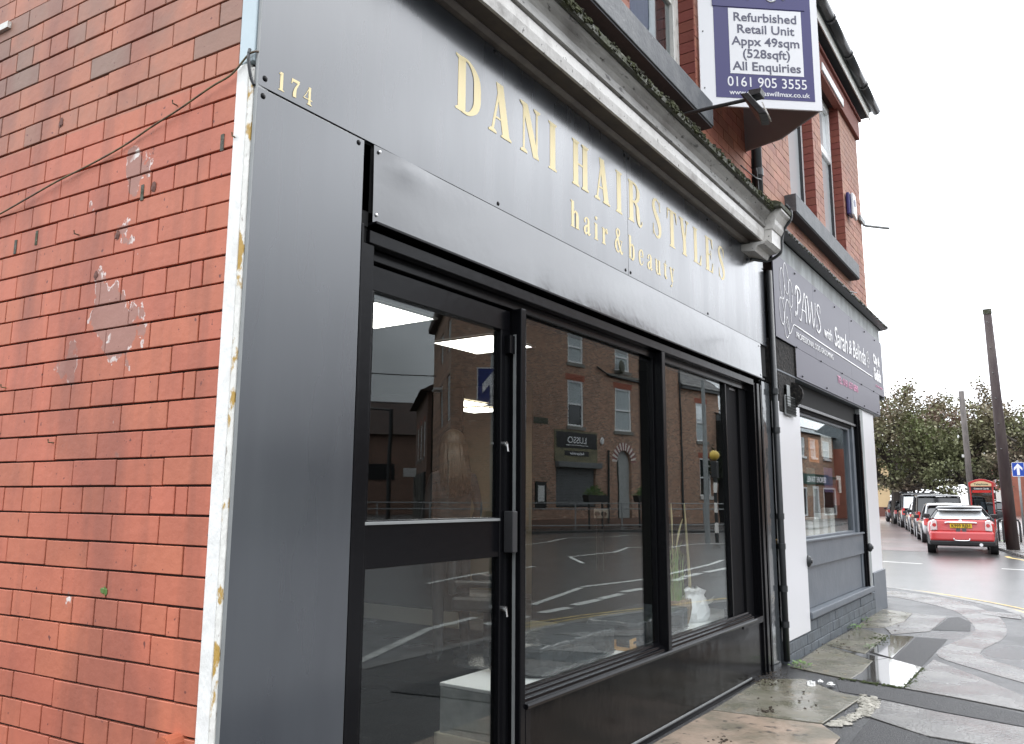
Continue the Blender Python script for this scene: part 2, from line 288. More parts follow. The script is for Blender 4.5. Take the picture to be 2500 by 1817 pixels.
# opposite side of the street
M['obrick'] = mat('brown_brickwork', (.2, .1, .06), .85, brick=(.25, .085, .012, (.46, .24, .155), (.15, .085, .06), (.36, .30, .24)), c2=(.35, .20, .135), scale=.7, lo=.45, hi=.95, c3=(.6, .5, .4), scale3=6.5, lo3=.66, hi3=.69, bump=.3, bscale=20)
M['obrick2'] = mat('dull_brickwork', (.2, .1, .06), .85, brick=(.25, .085, .012, (.26, .13, .09), (.15, .09, .065), (.14, .12, .10)), c2=(.17, .10, .075), scale=.8)
M['lintel'] = mat('red_brick_lintel', (.33, .10, .06), .8); M['ostone'] = mat('stone_sill', (.20, .19, .17), .8)
M['slate'] = mat('slate', (.11, .125, .135), .5, c2=(.16, .17, .175), scale=6, rnd=.2); M['tile'] = mat('dark_roof_tile', (.075, .07, .07), .7, c2=(.14, .13, .12), scale=3, rnd=.15)
M['rooftile'] = mat('brown_roof', (.06, .035, .027), .8, c2=(.045, .03, .025), scale=2)
M['lusso'] = mat('sign_black', (.012, .012, .013), .4); M['olive'] = mat('sandy_surround', (.21, .19, .11), .7, c2=(.13, .12, .08), scale=3)
M['shut'] = mat('grey_roller_shutter', (.14, .145, .15), .5); M['doorgrey'] = mat('grey_door', (.36, .37, .36), .5); M['blind'] = mat('window_blind', (.42, .46, .47), .6)
M['stripe'] = mat('white_arch_brick', (.72, .68, .64), .7); M['stripe2'] = mat('red_arch_brick', (.28, .11, .10), .7)
for _k in ('asphalt', 'road', 'redroad'): M[_k].node_tree.nodes['Principled BSDF'].inputs['Coat Roughness'].default_value = .22
M['amber'] = mat('beacon_globe', (.62, .42, .07), .4); M['tgreen'] = mat('dark_green_fascia', (.015, .05, .04), .5); M['arrowblue'] = mat('traffic_sign_blue', (.01, .06, .38), .4)
M['navy'] = mat('traffic_sign_navy', (.02, .04, .2), .4); M['terr'] = mat('terrace_red_brick', (.33, .12, .08), .85, c2=(.26, .1, .07), scale=1.5); M['grassy'] = mat('rough_grass', (.06, .10, .025), .9)
M['nest'] = mat('cobwebbed_box_lining', (.008, .007, .007), .95, c2=(.035, .03, .026), scale=30, lo=.5, hi=.6, bump=2, bscale=25)
M['terracotta'] = mat('clay_pipe', (.42, .12, .06), .7, bump=.3); M['orange'] = mat('poster_orange', (.6, .2, .05), .5); M['paper'] = mat('paper', (.7, .7, .68), .7)

# ---------------------------------------------------------------- mesh builder
class B:
    def __init__(s): s.v = []; s.f = []
    def box(s, x0, x1, y0, y1, z0, z1):
        n = len(s.v)
        s.v += [(x, y, z) for z in (z0, z1) for x, y in ((x0, y0), (x1, y0), (x1, y1), (x0, y1))]
        s.f += [tuple(n + i for i in q) for q in ((3, 2, 1, 0), (4, 5, 6, 7), (0, 1, 5, 4), (1, 2, 6, 5), (2, 3, 7, 6), (3, 0, 4, 7))]; return s
    def poly(s, pts, d):   # prism: polygon points (3d) swept by vector d
        n = len(s.v); k = len(pts); d = Vector(d)
        s.v += [tuple(p) for p in pts] + [tuple(Vector(p) + d) for p in pts]
        s.f += [tuple(range(n + k - 1, n - 1, -1)), tuple(range(n + k, n + 2 * k))] + [(n + i, n + (i + 1) % k, n + k + (i + 1) % k, n + k + i) for i in range(k)]; return s
    def quad(s, *p): n = len(s.v); s.v += [tuple(q) for q in p]; s.f.append(tuple(range(n, n + len(p)))); return s
    def prof(s, yz, x0, x1, cap=True):    # open profile in (y,z) swept along x
        n = len(s.v); k = len(yz)
        s.v += [(x0, y, z) for y, z in yz] + [(x1, y, z) for y, z in yz]
        s.f += [(n + i, n + k + i, n + k + i + 1, n + i + 1) for i in range(k - 1)]
        if cap: s.f += [tuple(range(n, n + k)), tuple(range(n + 2 * k - 1, n + k - 1, -1))]
        return s
    def tube(s, pts, r, n=8, cap=True):
        pts = [Vector(p) for p in pts]; rs = r if isinstance(r, (list, tuple)) else [r] * len(pts); base = len(s.v)
        up = Vector((0, 0, 1))
        for i, p in enumerate(pts):
            t = (pts[min(i + 1, len(pts) - 1)] - pts[max(i - 1, 0)]).normalized()
            a = t.cross(up) if abs(t.z) < .95 else t.cross(Vector((0, 1, 0)))
            a.normalize(); b = t.cross(a)
            for j in range(n):
                an = 2 * PI * j / n; s.v.append(tuple(p + rs[i] * (math.cos(an) * a + math.sin(an) * b)))
        for i in range(len(pts) - 1):
            for j in range(n): s.f.append((base + i * n + j, base + i * n + (j + 1) % n, base + (i + 1) * n + (j + 1) % n, base + (i + 1) * n + j))
        if cap: s.f.append(tuple(base + j for j in range(n - 1, -1, -1))); s.f.append(tuple(base + (len(pts) - 1) * n + j for j in range(n)))
        return s
    def disc(s, c, ax, r, h, n=12, r2=None): c = Vector(c); ax = Vector(ax).normalized(); return s.tube([c, c + ax * h], [r, r if r2 is None else r2], n)
    def ball(s, c, r, n=8, m=6, sq=(1, 1, 1), jit=0):
        b = len(s.v)
        for i in range(m + 1):
            th = PI * i / m
            for j in range(n):
                ph = 2 * PI * j / n; q = 1 + (random.uniform(-jit, jit) if jit else 0)
                s.v.append((c[0] + r * sq[0] * q * math.sin(th) * math.cos(ph), c[1] + r * sq[1] * q * math.sin(th) * math.sin(ph), c[2] + r * sq[2] * q * math.cos(th)))
        for i in range(m):
            for j in range(n): s.f.append((b + i * n + j, b + (i + 1) * n + j, b + (i + 1) * n + (j + 1) % n, b + i * n + (j + 1) % n))
        return s
    def mesh(s, name):
        me = bpy.data.meshes.new(name); me.from_pydata(s.v, [], s.f); bm = bmesh.new(); bm.from_mesh(me)
        bmesh.ops.recalc_face_normals(bm, faces=bm.faces); bm.to_mesh(me); bm.free(); return me
    def raw(s, name): me = bpy.data.meshes.new(name); me.from_pydata(s.v, [], s.f); return me
    def obj(s, name, m, parent=None, bevel=0, smooth=False, raw=False, loc=None):
        me = s.raw(name) if raw else s.mesh(name); return link(name, me, m, parent, bevel, smooth, loc)
def link(name, me, m, parent=None, bevel=0, smooth=False, loc=None):
    if m is not None and not me.materials: me.materials.append(M[m] if isinstance(m, str) else m)
    o = bpy.data.objects.new(name, me); COL.objects.link(o)
    if parent: o.parent = parent
    if loc: o.location = loc
    if smooth:
        for p in me.polygons: p.use_smooth = True
    if bevel: md = o.modifiers.new('bevel', 'BEVEL'); md.width = bevel; md.segments = 2; md.limit_method = 'ANGLE'
    return o
def empty(name, label, cat, loc=(0, 0, 0), rz=0, group=None):
    o = bpy.data.objects.new(name, None); COL.objects.link(o); o.location = loc; o.rotation_euler = (0, 0, rz); o['label'] = label; o['category'] = cat
    if group: o['group'] = group
    return o
def tag(o, label, cat, group=None):
    o['label'] = label; o['category'] = cat
    if group: o['group'] = group
    return o
def struct(o): o['kind'] = 'structure'; return o
def stuff(o): o['kind'] = 'stuff'; return o
def bx(name, x0, x1, y0, y1, z0, z1, m, parent=None, bevel=.002): return B().box(x0, x1, y0, y1, z0, z1).obj(name, m, parent, bevel)
def cr(pts, n=8):      # catmull-rom through tuples of any length
    out = []; P = [pts[0]] + list(pts) + [pts[-1]]
    for i in range(1, len(P) - 2):
        for k in range(n):
            t = k / n; a, b, c, d = P[i - 1], P[i], P[i + 1], P[i + 2]
            out.append(tuple(.5 * (2 * b[j] + (c[j] - a[j]) * t + (2 * a[j] - 5 * b[j] + 4 * c[j] - d[j]) * t * t + (3 * b[j] - a[j] - 3 * c[j] + d[j]) * t ** 3) for j in range(len(b))))
    out.append(tuple(pts[-1])); return out
def text(name, body, size, m, parent, origin, xdir=(1, 0, 0), align='LEFT', bold=0, sxy=(1, 1), shear=0, ext=.0008, zdir=(0, 0, 1)):
    c = bpy.data.curves.new('t', 'FONT'); c.body = body; c.size = size; c.align_x = align; c.extrude = ext; c.offset = bold; c.shear = shear; c.resolution_u = 3
    o = bpy.data.objects.new('t', c); COL.objects.link(o); me = bpy.data.meshes.new_from_object(o); bpy.data.objects.remove(o)
    x = Vector(xdir).normalized(); z = Vector(zdir); n = x.cross(z)
    mt = Matrix(((x.x * sxy[0], z.x * sxy[1], n.x, origin[0]), (x.y * sxy[0], z.y * sxy[1], n.y, origin[1]), (x.z * sxy[0], z.z * sxy[1], n.z, origin[2]), (0, 0, 0, 1)))
    me.transform(mt); me.name = name; me.materials.clear(); me.materials.append(M[m]); return link(name, me, None, parent)
# ---- serif lettering (flat ribbons of varying width, a hair proud of each other)
G = {}
def st(x, w, y0=0, y1=1): return ('p', [(x - w / 2, y0), (x + w / 2, y0), (x + w / 2, y1), (x - w / 2, y1)])
def sf(x, y, w=.2, h=.034, dr=1): return ('p', [(x - w / 2, y), (x + w / 2, y), (x + w / 2, y + h * dr), (x + w * .22, y + h * 2.2 * dr), (x - w * .22, y + h * 2.2 * dr), (x - w / 2, y + h * dr)])
def dg(x0, y0, x1, y1, w): return ('p', [(x0 - w / 2, y0), (x0 + w / 2, y0), (x1 + w / 2, y1), (x1 - w / 2, y1)])
def rb(*p): return ('r', p)
T = .182
G['D'] = (.62, [st(.15, T), sf(.12, 0, .24), sf(.12, 1, .24, dr=-1), rb((.15, .985, .03), (.33, .965, .05), (.5, .78, .13), (.53, .5, .155), (.5, .22, .13), (.33, .035, .05), (.15, .015, .03))])
G['A'] = (.62, [dg(.1, 0, .30, .97, .055), dg(.47, 0, .29, 1, T), ('p', [(.16, .3), (.42, .3), (.42, .335), (.16, .335)]), sf(.11, 0, .2), sf(.47, 0, .27)])
G['N'] = (.64, [dg(.12, 0, .12, 1, .05), dg(.50, 0, .14, 1, T), dg(.52, 0, .52, 1, .05), sf(.12, 0, .2), sf(.52, 1, .2, dr=-1), sf(.1, 1, .2, dr=-1)])
G['I'] = (.3, [st(.15, T), sf(.15, 0, .28), sf(.15, 1, .28, dr=-1)])
G['H'] = (.66, [st(.15, T), st(.51, T), ('p', [(.15, .49), (.51, .49), (.51, .525), (.15, .525)])] + [sf(x, y, .26, dr=1 if y == 0 else -1) for x in (.15, .51) for y in (0, 1)])
G['R'] = (.66, [st(.15, T), sf(.15, 0, .26), sf(.13, 1, .22, dr=-1), rb((.15, .985, .03), (.36, .965, .05), (.47, .85, .11), (.48, .75, .13), (.45, .63, .1), (.33, .53, .05), (.15, .515, .03)), rb((.30, .52, .04), (.43, .43, .1), (.46, .25, .13), (.49, .07, .11), (.57, .0, .045), (.64, .06, .02), (.65, .14, .02))])
G['S'] = (.54, [rb((.46, .72, .02), (.43, .88, .03), (.3, .985, .035), (.15, .93, .08), (.11, .78, .13), (.2, .62, .15), (.36, .44, .15), (.44, .27, .14), (.42, .09, .09), (.27, .012, .035), (.13, .1, .025), (.08, .3, .02)), dg(.47, .70, .46, .97, .018), dg(.07, .03, .08, .32, .018)])
G['T'] = (.6, [st(.3, T), sf(.3, 0, .28), ('p', [(.05, 1), (.05, .96), (.55, .96), (.55, 1)]), ('p', [(.05, 1), (.035, .7), (.055, .7), (.12, .96), (.12, 1)]), ('p', [(.55, 1), (.565, .7), (.545, .7), (.48, .96), (.48, 1)])])
G['Y'] = (.62, [st(.31, T, 0, .42), dg(.31, .38, .13, 1, T), dg(.34, .38, .51, 1, .05), sf(.31, 0, .27), sf(.12, 1, .25, dr=-1), sf(.51, 1, .19, dr=-1)])
G['L'] = (.56, [st(.15, T), sf(.15, 1, .27, dr=-1), ('p', [(.02, 0), (.5, 0), (.5, .035), (.02, .035)]), ('p', [(.5, 0), (.52, .3), (.5, .3), (.4, .035), (.4, 0)])])
G['E'] = (.56, [st(.15, T), ('p', [(.02, 0), (.5, 0), (.5, .035), (.02, .035)]), ('p', [(.02, 1), (.5, 1), (.5, .965), (.02, .965)]), ('p', [(.5, 0), (.52, .3), (.5, .3), (.4, .035), (.4, 0)]), ('p', [(.5, 1), (.51, .72), (.49, .72), (.4, .965), (.4, 1)]), ('p', [(.15, .5), (.38, .5), (.38, .53), (.15, .53)]), ('p', [(.37, .38), (.39, .38), (.39, .65), (.37, .65)])])
t = .18
G['h'] = (.66, [st(.15, t, 0, 1.0), sf(.15, 0, .28), ('p', [(.0, 1), (.0, .96), (.1, .94), (.2, 1)]), rb((.2, .5, .03), (.32, .63, .06), (.46, .56, .14), (.48, .4, t), (.48, .02, t)), sf(.48, 0, .27)])
G['a'] = (.56, [rb((.1, .47, .09), (.13, .58, .06), (.26, .655, .04), (.38, .57, .13), (.385, .4, .14), (.385, .1, .14), (.44, .03, .06), (.54, .1, .03)), rb((.36, .38, .03), (.2, .31, .08), (.1, .17, .13), (.17, .03, .08), (.36, .12, .03)), ('b', (.12, .48, .06))])
G['i'] = (.34, [st(.16, t, 0, .64), sf(.16, 0, .28), ('p', [(.02, .65), (.02, .61), (.1, .59), (.2, .65)]), ('b', (.16, .86, .095))])
G['r'] = (.5, [st(.15, t, 0, .64), sf(.15, 0, .28), ('p', [(.02, .65), (.02, .61), (.1, .59), (.2, .65)]), rb((.22, .42, .02), (.28, .58, .04), (.38, .65, .05), (.43, .6, .08)), ('b', (.41, .53, .085))])
G['&'] = (.74, [rb((.3, .98, .04), (.2, .88, .09), (.2, .75, .12), (.35, .42, .14), (.55, .08, .13), (.68, .01, .06), (.74, .12, .02)), rb((.3, .98, .04), (.42, .9, .09), (.42, .76, .09), (.3, .62, .05), (.12, .42, .09), (.09, .2, .13), (.2, .03, .07), (.36, .03, .05), (.52, .2, .03), (.62, .5, .03)), ('p', [(.5, .5), (.72, .5), (.72, .53), (.5, .53)])])
G['b'] = (.6, [st(.14, t, .02, 1.0), ('p', [(.0, 1), (.0, .96), (.1, .94), (.2, 1)]), rb((.18, .5, .03), (.3, .65, .05), (.44, .56, .13), (.47, .33, .16), (.44, .09, .13), (.3, .01, .05), (.1, .1, .03))])
G['e'] = (.54, [rb((.47, .37, .04), (.44, .56, .11), (.29, .655, .04), (.12, .5, .12), (.1, .32, .15), (.15, .1, .12), (.3, .01, .05), (.44, .08, .03), (.5, .2, .02)), ('p', [(.14, .35), (.47, .35), (.47, .38), (.14, .38)])])
G['u'] = (.66, [st(.15, t, .15, .64), rb((.15, .2, t), (.2, .05, .1), (.32, .01, .05), (.46, .12, .03)), st(.46, t, 0, .64), ('p', [(.02, .65), (.02, .61), (.1, .59), (.2, .65)]), ('p', [(.34, .65), (.34, .61), (.42, .59), (.5, .65)]), sf(.53, 0, .16)])
G['t'] = (.42, [st(.18, t, .1, .68), dg(.24, .6, .24, .82, .03), ('p', [(.02, .62), (.38, .62), (.38, .65), (.02, .65)]), rb((.18, .15, t), (.22, .04, .09), (.3, .01, .04), (.38, .12, .02))])
G['y'] = (.58, [dg(.30, 0, .12, .63, t), dg(.30, 0, .45, .63, .03), rb((.31, .05, .04), (.25, -.16, .03), (.17, -.25, .04)), ('b', (.14, -.21, .07)), sf(.12, .65, .24, dr=-1), sf(.45, .65, .18, dr=-1)])
G['1'] = (.36, [st(.2, .15, 0, 1), sf(.2, 0, .3), ('p', [(.06, .9), (.06, .87), (.2, .86), (.25, 1)])])
G['7'] = (.55, [('p', [(.08, 1), (.5, 1), (.47, .84), (.08, .84)]), ('p', [(.08, 1), (.05, .7), (.075, .7), (.14, .86)]), rb((.46, .9, .06), (.3, .55, .09), (.24, .25, .15), (.24, .02, .16))])
G['4'] = (.56, [st(.37, .13, 0, 1), ('p', [(.02, .27), (.53, .27), (.53, .32), (.02, .32)]), dg(.04, .29, .37, 1, .035), sf(.37, 0, .27)])
def glyph(ch, x, z, h, w, m, parent, y=-.0012, face=-1, sq=1.0):
    b = B(); k = 0; wd, parts = G[ch]; fx = w / wd
    for kind, p in parts:
        yy = y - .00035 * k; k += 1
        if kind == 'p': b.poly([(x + q[0] * fx, yy, z + q[1] * h) for q in p], (0, .0011, 0))
        elif kind == 'b':
            n = 14; b.poly([(x + (p[0] + p[2] * .9 * math.cos(2 * PI * i / n)) * fx, yy, z + (p[1] + p[2] * .8 * math.sin(2 * PI * i / n)) * h) for i in range(n)], (0, .0011, 0))
        else:
            c = cr(p, 6); l = []; r = []
            for i, q in enumerate(c):
                a = c[max(i - 1, 0)]; e = c[min(i + 1, len(c) - 1)]; dx, dy = e[0] - a[0], e[1] - a[1]; L_ = math.hypot(dx, dy) or 1
                nx, ny = -dy / L_, dx / L_; wv = q[2] / 2 * 1.08 + .006
                l.append((x + (q[0] + nx * wv) * fx, yy, z + (q[1] + ny * wv) * h)); r.append((x + (q[0] - nx * wv) * fx, yy, z + (q[1] - ny * wv) * h))
            for i in range(len(c) - 1): b.quad(l[i], l[i + 1], r[i + 1], r[i])
    return b.obj('letter', m, parent)
# ================================================================ SETTING: ground
WD = Vector((-.0800, .9968, 0))                       # direction of the side wall seen from the corner
def curve_pts(p, n=5): return [q for q in cr(p, n)]
kerbline = curve_pts([(-12, -2.75), (2, -2.75), (5.5, -2.72), (7.4, -2.5), (9.2, -2.0), (11.1, -1.45), (12.5, -.42), (13.4, .75), (14.1, 2.6), (14.5, 6), (14.6, 30)], 5)
gr = B().quad((-300, -300, -.30), (400, -300, -.30), (400, 400, -.30), (-300, 400, -.30)).obj('ground', 'grassy', raw=True); struct(gr)
rd = B().quad((-60, -60, -.056), (13, -60, -.056), (300, -60, -.056), (300, 160, -.056), (-60, 160, -.056)).obj('road', 'road', raw=True); struct(rd)
pv = B(); pts = [(x, y, .0) for x, y in kerbline] + [(-12, 30, 0)]
pv.poly([(x, y, -.056) for x, y, z in pts], (0, 0, .056)); pave = pv.obj('pavement', 'asphalt'); struct(pave)
kb = []
for i in range(len(kerbline) - 1):                    # kerb stones one by one along the edge
    a = Vector((*kerbline[i], 0)); c = Vector((*kerbline[i + 1], 0)); L_ = (c - a).length; nseg = max(1, round(L_ / .9))
    if i < 3 or a.y > 8: nseg = 1
    for k in range(nseg):
        p = a.lerp(c, k / nseg); q = a.lerp(c, (k + 1) / nseg); d = (q - p).normalized(); n = Vector((-d.y, d.x, 0))
        q = q - d * .006
        B().poly([(p.x, p.y, -.05), (q.x, q.y, -.05), (q + n * .14)[:2] + (-.05,), (p + n * .14)[:2] + (-.05,)], (0, 0, .056)).obj('kerbstone', 'kerb', pave, .006)
def slab(name, pts, m, z=.006, h=.010, parent=None, bev=.004):
    return B().poly([(x, y, z - h) for x, y in pts], (0, 0, h)).obj(name, m, parent or pave, bev)
# flagstones of the footway by the shop fronts (as they lie)
slab('flagstone', [(5.62, -.075), (6.90, -.045), (6.31, -.60), (5.75, -.62), (5.42, -.60), (5.46, -.46)], 'flag', .010)
slab('flagstone_puddle', [(5.42, -.605), (5.75, -.625), (6.31, -.605), (6.52, -.69), (6.25, -1.0), (5.34, -.99)], 'flagwet', .0105, bev=0); slab('flagstone', [(6.325, -.60), (6.88, -.06), (6.60, -.47), (6.53, -.68)], 'flagwet', .010, bev=0)
slab('flagstone', [(6.92, -.045), (8.25, -.07), (7.89, -.455), (6.64, -.47)], 'flag', .009)
slab('flagstone', [(6.77, -.485), (7.89, -.47), (7.95, -.70), (6.55, -.715)], 'flagwet', .010)
slab('flagstone', [(8.27, -.06), (10.11, .015), (9.92, -.40), (9.1, -.43), (8.45, -.32)], 'flag', .008)
slab('flagstone', [(8.44, -.33), (9.1, -.44), (9.92, -.41), (9.82, -.8), (8.46, -.78), (7.98, -.47)], 'newconc', .008)
slab('tarmac_patch', [(7.96, -.71), (8.02, -1.0), (6.28, -.985), (6.5, -.735)], 'patch', .003, .003, bev=0)
slab('tarmac_patch', [(9.76, -.82), (9.91, -.92), (9.5, -1.08), (8.74, -1.14), (8.58, -.79)], 'patch', .003, .003, bev=0)
band = curve_pts([(11.9, .32), (11.4, -.19), (10.54, -.79), (9.28, -1.12), (8.5, -1.17), (7.1, -1.0), (6.45, -1.4), (5.9, -1.95)], 4)
bando = curve_pts([(5.9, -2.3), (6.7, -1.72), (7.3, -1.34), (8.7, -1.48), (10.54, -1.24), (12.0, -.5), (12.6, .3)], 4)
slab('trench_reinstatement', band + bando, 'newconc', .004, .004, bev=0)
slab('flagstone', [(5.33, -1.0), (6.24, -1.01), (6.7, -1.03), (6.0, -1.5), (5.4, -1.86), (5.05, -1.86), (5.25, -1.3)], 'newconc', .009)
slab('flagstone', [(5.35, -.50), (4.95, -.62), (4.92, -.83), (4.75, -1.3), (4.62, -1.86), (4.97, -1.86), (5.2, -1.3), (5.3, -.98)], 'patch', .004, .004, bev=0)
slab('flagstone', [(4.30, -.95), (4.83, -.93), (4.70, -1.3), (4.57, -1.9), (4.0, -1.9), (4.05, -1.3)], 'newconc', .009)
slab('flagstone', [(3.2, -.98), (4.26, -.96), (4.0, -1.35), (3.95, -1.9), (3.0, -1.9)], 'patch', .008)
slab('flagstone', [(3.86, -.05), (4.98, -.03), (5.2, -.30), (4.88, -.62), (4.82, -.80), (3.95, -.74)], 'flag', .012)
slab('flagstone', [(2.6, -.04), (3.84, -.05), (3.92, -.74), (3.7, -.90), (2.5, -.92)], 'flagp', .012)
slab('flagstone', [(1.2, -.04), (2.58, -.04), (2.48, -.92), (1.1, -.92)], 'flagp', .011)
slab('flagstone', [(-.2, -.04), (1.18, -.04), (1.08, -.92), (-.2, -.92)], 'flag', .010)
for k in range(0): slab('flagstone', [(-1.5 + k * .75, -1.0), (-.77 + k * .75, -1.0), (-.77 + k * .75, -1.9), (-1.5 + k * .75, -1.9)], 'newconc' if k % 3 else 'flag', .009) if k < 6 else None
slab('flagstone', [(10.1, -1.56), (10.62, -1.54), (10.7, -1.02), (10.32, -1.14)], 'newconc', .009)
bm_ = B(); rr = random.Random(3)                       # lumpy repair mortar
for k in range(170):
    u = rr.random() ** 1.3; x = 4.88 - .95 * u + rr.uniform(-.03, .03); y = -.84 - .05 * math.sin(u * 4) + rr.uniform(-.055, .055) * (1.2 - u * .6)
    bm_.ball((x, y, .006), rr.uniform(.008, .034), 6, 4, (1, 1, .25), .3)
stuff(bm_.obj('crumbled_mortar', 'mortar', pave))
def litterblob(name, label, cat, pts, m, rmin, rmax, seed, zsq=.45):
    r_ = random.Random(seed); b = B()
    for (x, y, s, n) in pts:
        for k in range(n): b.ball((x + r_.gauss(0, s), y + r_.gauss(0, s * .5), .012 + r_.random() * .008), r_.uniform(rmin, rmax), 5, 4, (1, 1, zsq), .4)
    o = b.obj(name, m); tag(o, label, cat); stuff(o); return o
litterblob('soil_crumbs', 'dark soil crumbs scattered along the foot of the black shop front', 'soil', [(4.95, -.10, .10, 50), (4.05, -.36, .06, 34), (3.2, -.35, .07, 18), (5.2, -.07, .15, 40), (6.9, -.06, .3, 40), (8.2, -.05, .4, 40), (4.4, -.5, .35, 14)], 'soil', .003, .011, 5)
for k, (x, y, s) in enumerate(((5.0, -.40, .035), (5.12, -.44, .022), (5.07, -.53, .026))):
    b = B(); b.ball((x, y, .022), s, 9, 6, (1.3, 1, .5), .35)
    tag(b.obj('paper_scrap', 'paper'), ('larger crumpled white paper scrap', 'small crumpled white paper scrap', 'middling crumpled white paper scrap')[k] + ' on the wet tarmac by the drainpipe foot', 'litter')
def weed(x, y, r, n, label, seed):
    r_ = random.Random(seed); b = B()
    for k in range(n):
        a = r_.uniform(0, 2 * PI); d = r_.uniform(.2, 1) * r; l = r_.uniform(.02, .045); cx, cy = x + d * math.cos(a), y + d * math.sin(a) * .6; z = .02 + r_.random() * .03
        t = Vector((math.cos(a + r_.uniform(-.5, .5)), math.sin(a), r_.uniform(-.1, .5))).normalized(); s_ = t.cross(Vector((0, 0, 1))).normalized() * l * .35
        c = Vector((cx, cy, z)); b.quad(c, c + t * l * .5 + s_, c + t * l, c + t * l * .5 - s_)
    b.tube([(x, y, -.005), (x, y, .03)], .004, 5)
    tag(b.obj('weed', 'leafg'), label, 'weed')
weed(5.62, -.16, .12, 60, 'small green weed at the foot of the black drainpipe', 1); weed(8.1, -.10, .13, 50, 'leafy green weed at the foot of the grey neighbouring plinth', 2); weed(8.75, -.08, .1, 30, 'smaller weed nearer the far corner of the grey plinth', 3); weed(6.9, -.46, .06, 16, 'tiny weed in the flagstone joint', 4)
ms = B(); r_ = random.Random(9)
for (x0, y0, x1, y1, n, w) in ((5.36, -.865, 5.33, -1.0, 30, .02), (5.35, -.995, 6.24, -1.01, 90, .014), (8.25, -.08, 6.78, -.475, 0, .02), (7.2, -.475, 7.86, -.46, 60, .03), (7.5, -.40, 7.9, -.40, 40, .05), (5.4, -.52, 5.35, -.86, 50, .015)):
    for k in range(n):
        u = r_.random(); ms.ball((x0 + (x1 - x0) * u + r_.gauss(0, w), y0 + (y1 - y0) * u + r_.gauss(0, w), .008), r_.uniform(.006, .014), 5, 3, (1, 1, .5), .3)
o = ms.obj('joint_moss', 'dullmoss', pave); stuff(o)
# road paint (mirrored from the shop windows: zigzags, dashes, yellow lines)
def rline(name, pts, w, m, z=-.052, dash=None):
    b = B()
    for i in range(len(pts) - 1):
        a = Vector((*pts[i], z)); c = Vector((*pts[i + 1], z)); d = (c - a).normalized(); n = Vector((-d.y, d.x, 0)) * w / 2
        b.quad(a + n, a - n, c - n, c + n)
    o = b.obj(name, m, rd, raw=True); return o
def mr_(p, s=1.04):      # virtual (mirrored, at pavement level) -> real position on the road
    x = -1.583 + (p[0] + 1.583) * s; y = -2.137 + (p[1] + 2.137) * s; return (x, .18 - y)
for P_ in ([(14, 9), (19.77, 12.03), (21.65, 12.3), (24.37, 13.22), (26.38, 12.35), (28.0, 12.5), (29.62, 11.33), (30.9, 11.4), (32.53, 10.42)],
           [(14.4, 6.9), (15.95, 8.15), (18.19, 8.07), (20.48, 8.78), (21.31, 7.76), (23.11, 7.97), (24.85, 7.39)], [(9.0, 6.83), (10.86, 7.21), (13, 7.3)],
           [(7.75, 3.92), (9.95, 4.43)], [(10.07, 4.48), (12.06, 4.2), (15.84, 4.5), (17.33, 4.75)], [(2.8, 2.8), (3.77, 3.1), (5.38, 3.73), (6.36, 3.84)]):
    rline('zigzag_line', [mr_(p) for p in P_], .11, 'mark')
for a, c in (((7.15, 3.41), (7.8, 3.38)), ((8.05, 3.45), (8.81, 3.48)), ((8.9, 3.51), (9.63, 3.54)), ((9.84, 3.63), (10.51, 3.59)), ((10.8, 3.66), (11.6, 3.68)), ((11.98, 3.7), (12.59, 3.76)), ((12.74, 3.83), (13.65, 3.87)), ((13.9, 3.87), (15.2, 3.85)), ((6.0, 3.4), (6.8, 3.4))):
    rline('dashed_line', [mr_(a), mr_(c)], .16, 'mark')
rline('yellow_line', [(6.2, -3.0), (7.6, -2.78), (9.4, -2.22)], .05, 'yellow'); rline('yellow_line', [(6.6, -3.12), (7.7, -2.9), (9.5, -2.33)], .05, 'yellow')
yl = curve_pts([(9.4, -2.2), (11.25, -1.62), (12.65, -.58), (13.6, .66), (14.35, 2.6), (14.8, 6), (14.9, 12)], 5); rline('yellow_line', yl, .06, 'yellow')
yl2 = [(x + .14, y - .12) for x, y in yl]; rline('yellow_line', yl2, .06, 'yellow')
def far(p, s=1.04): return (-1.583 + (p[0] + 1.583) * s, -2.137 + (p[1] + 2.137) * s)
rline('give_way_line', [far((19.37, 1.95)), far((19.03, .71))], .14, 'mark'); rline('give_way_line', [far((18.62, -.86)), far((18.43, -1.9))], .14, 'mark'); rline('give_way_line', [far((19.6, 3.6)), far((19.5, 2.6))], .14, 'mark')
# side road with worn red surfacing where the cars are parked
B().poly([(25, 1.5, -.056), (26.0, .0, -.056), (34, .9, -.056), (70, 8.0, -.056), (120, 18, -.056), (120, 26, -.056), (70, 15, -.056), (26.4, 8, -.056)], (0, 0, .004)).obj('side_street', 'redroad')
struct(bpy.data.objects['side_street'])
fp = [far(p) for p in ((21.3, -2.0), (22.65, -1.1), (24.5, -.72), (26.37, -.32), (33, 1.1), (70, 8.3), (120, 17.5), (120, 14), (70, 5.3), (45, .9), (36, -1.3), (30, -2.8), (22.5, -3.4))]
B().poly([(x, y, -.056) for x, y in fp], (0, 0, .075)).obj('far_pavement', 'newconc', bevel=.01); struct(bpy.data.objects['far_pavement'])
rline('yellow_line', [far((21.4, -1.35)), far((22.7, -.80)), far((23.2, -.72))], .12, 'yellow', z=-.052)

# ================================================================ THE SALON BUILDING (corner)
salon = empty('shop_building', 'red brick corner building holding the dark grey hair salon shop front', 'building', (0, 0, 0))
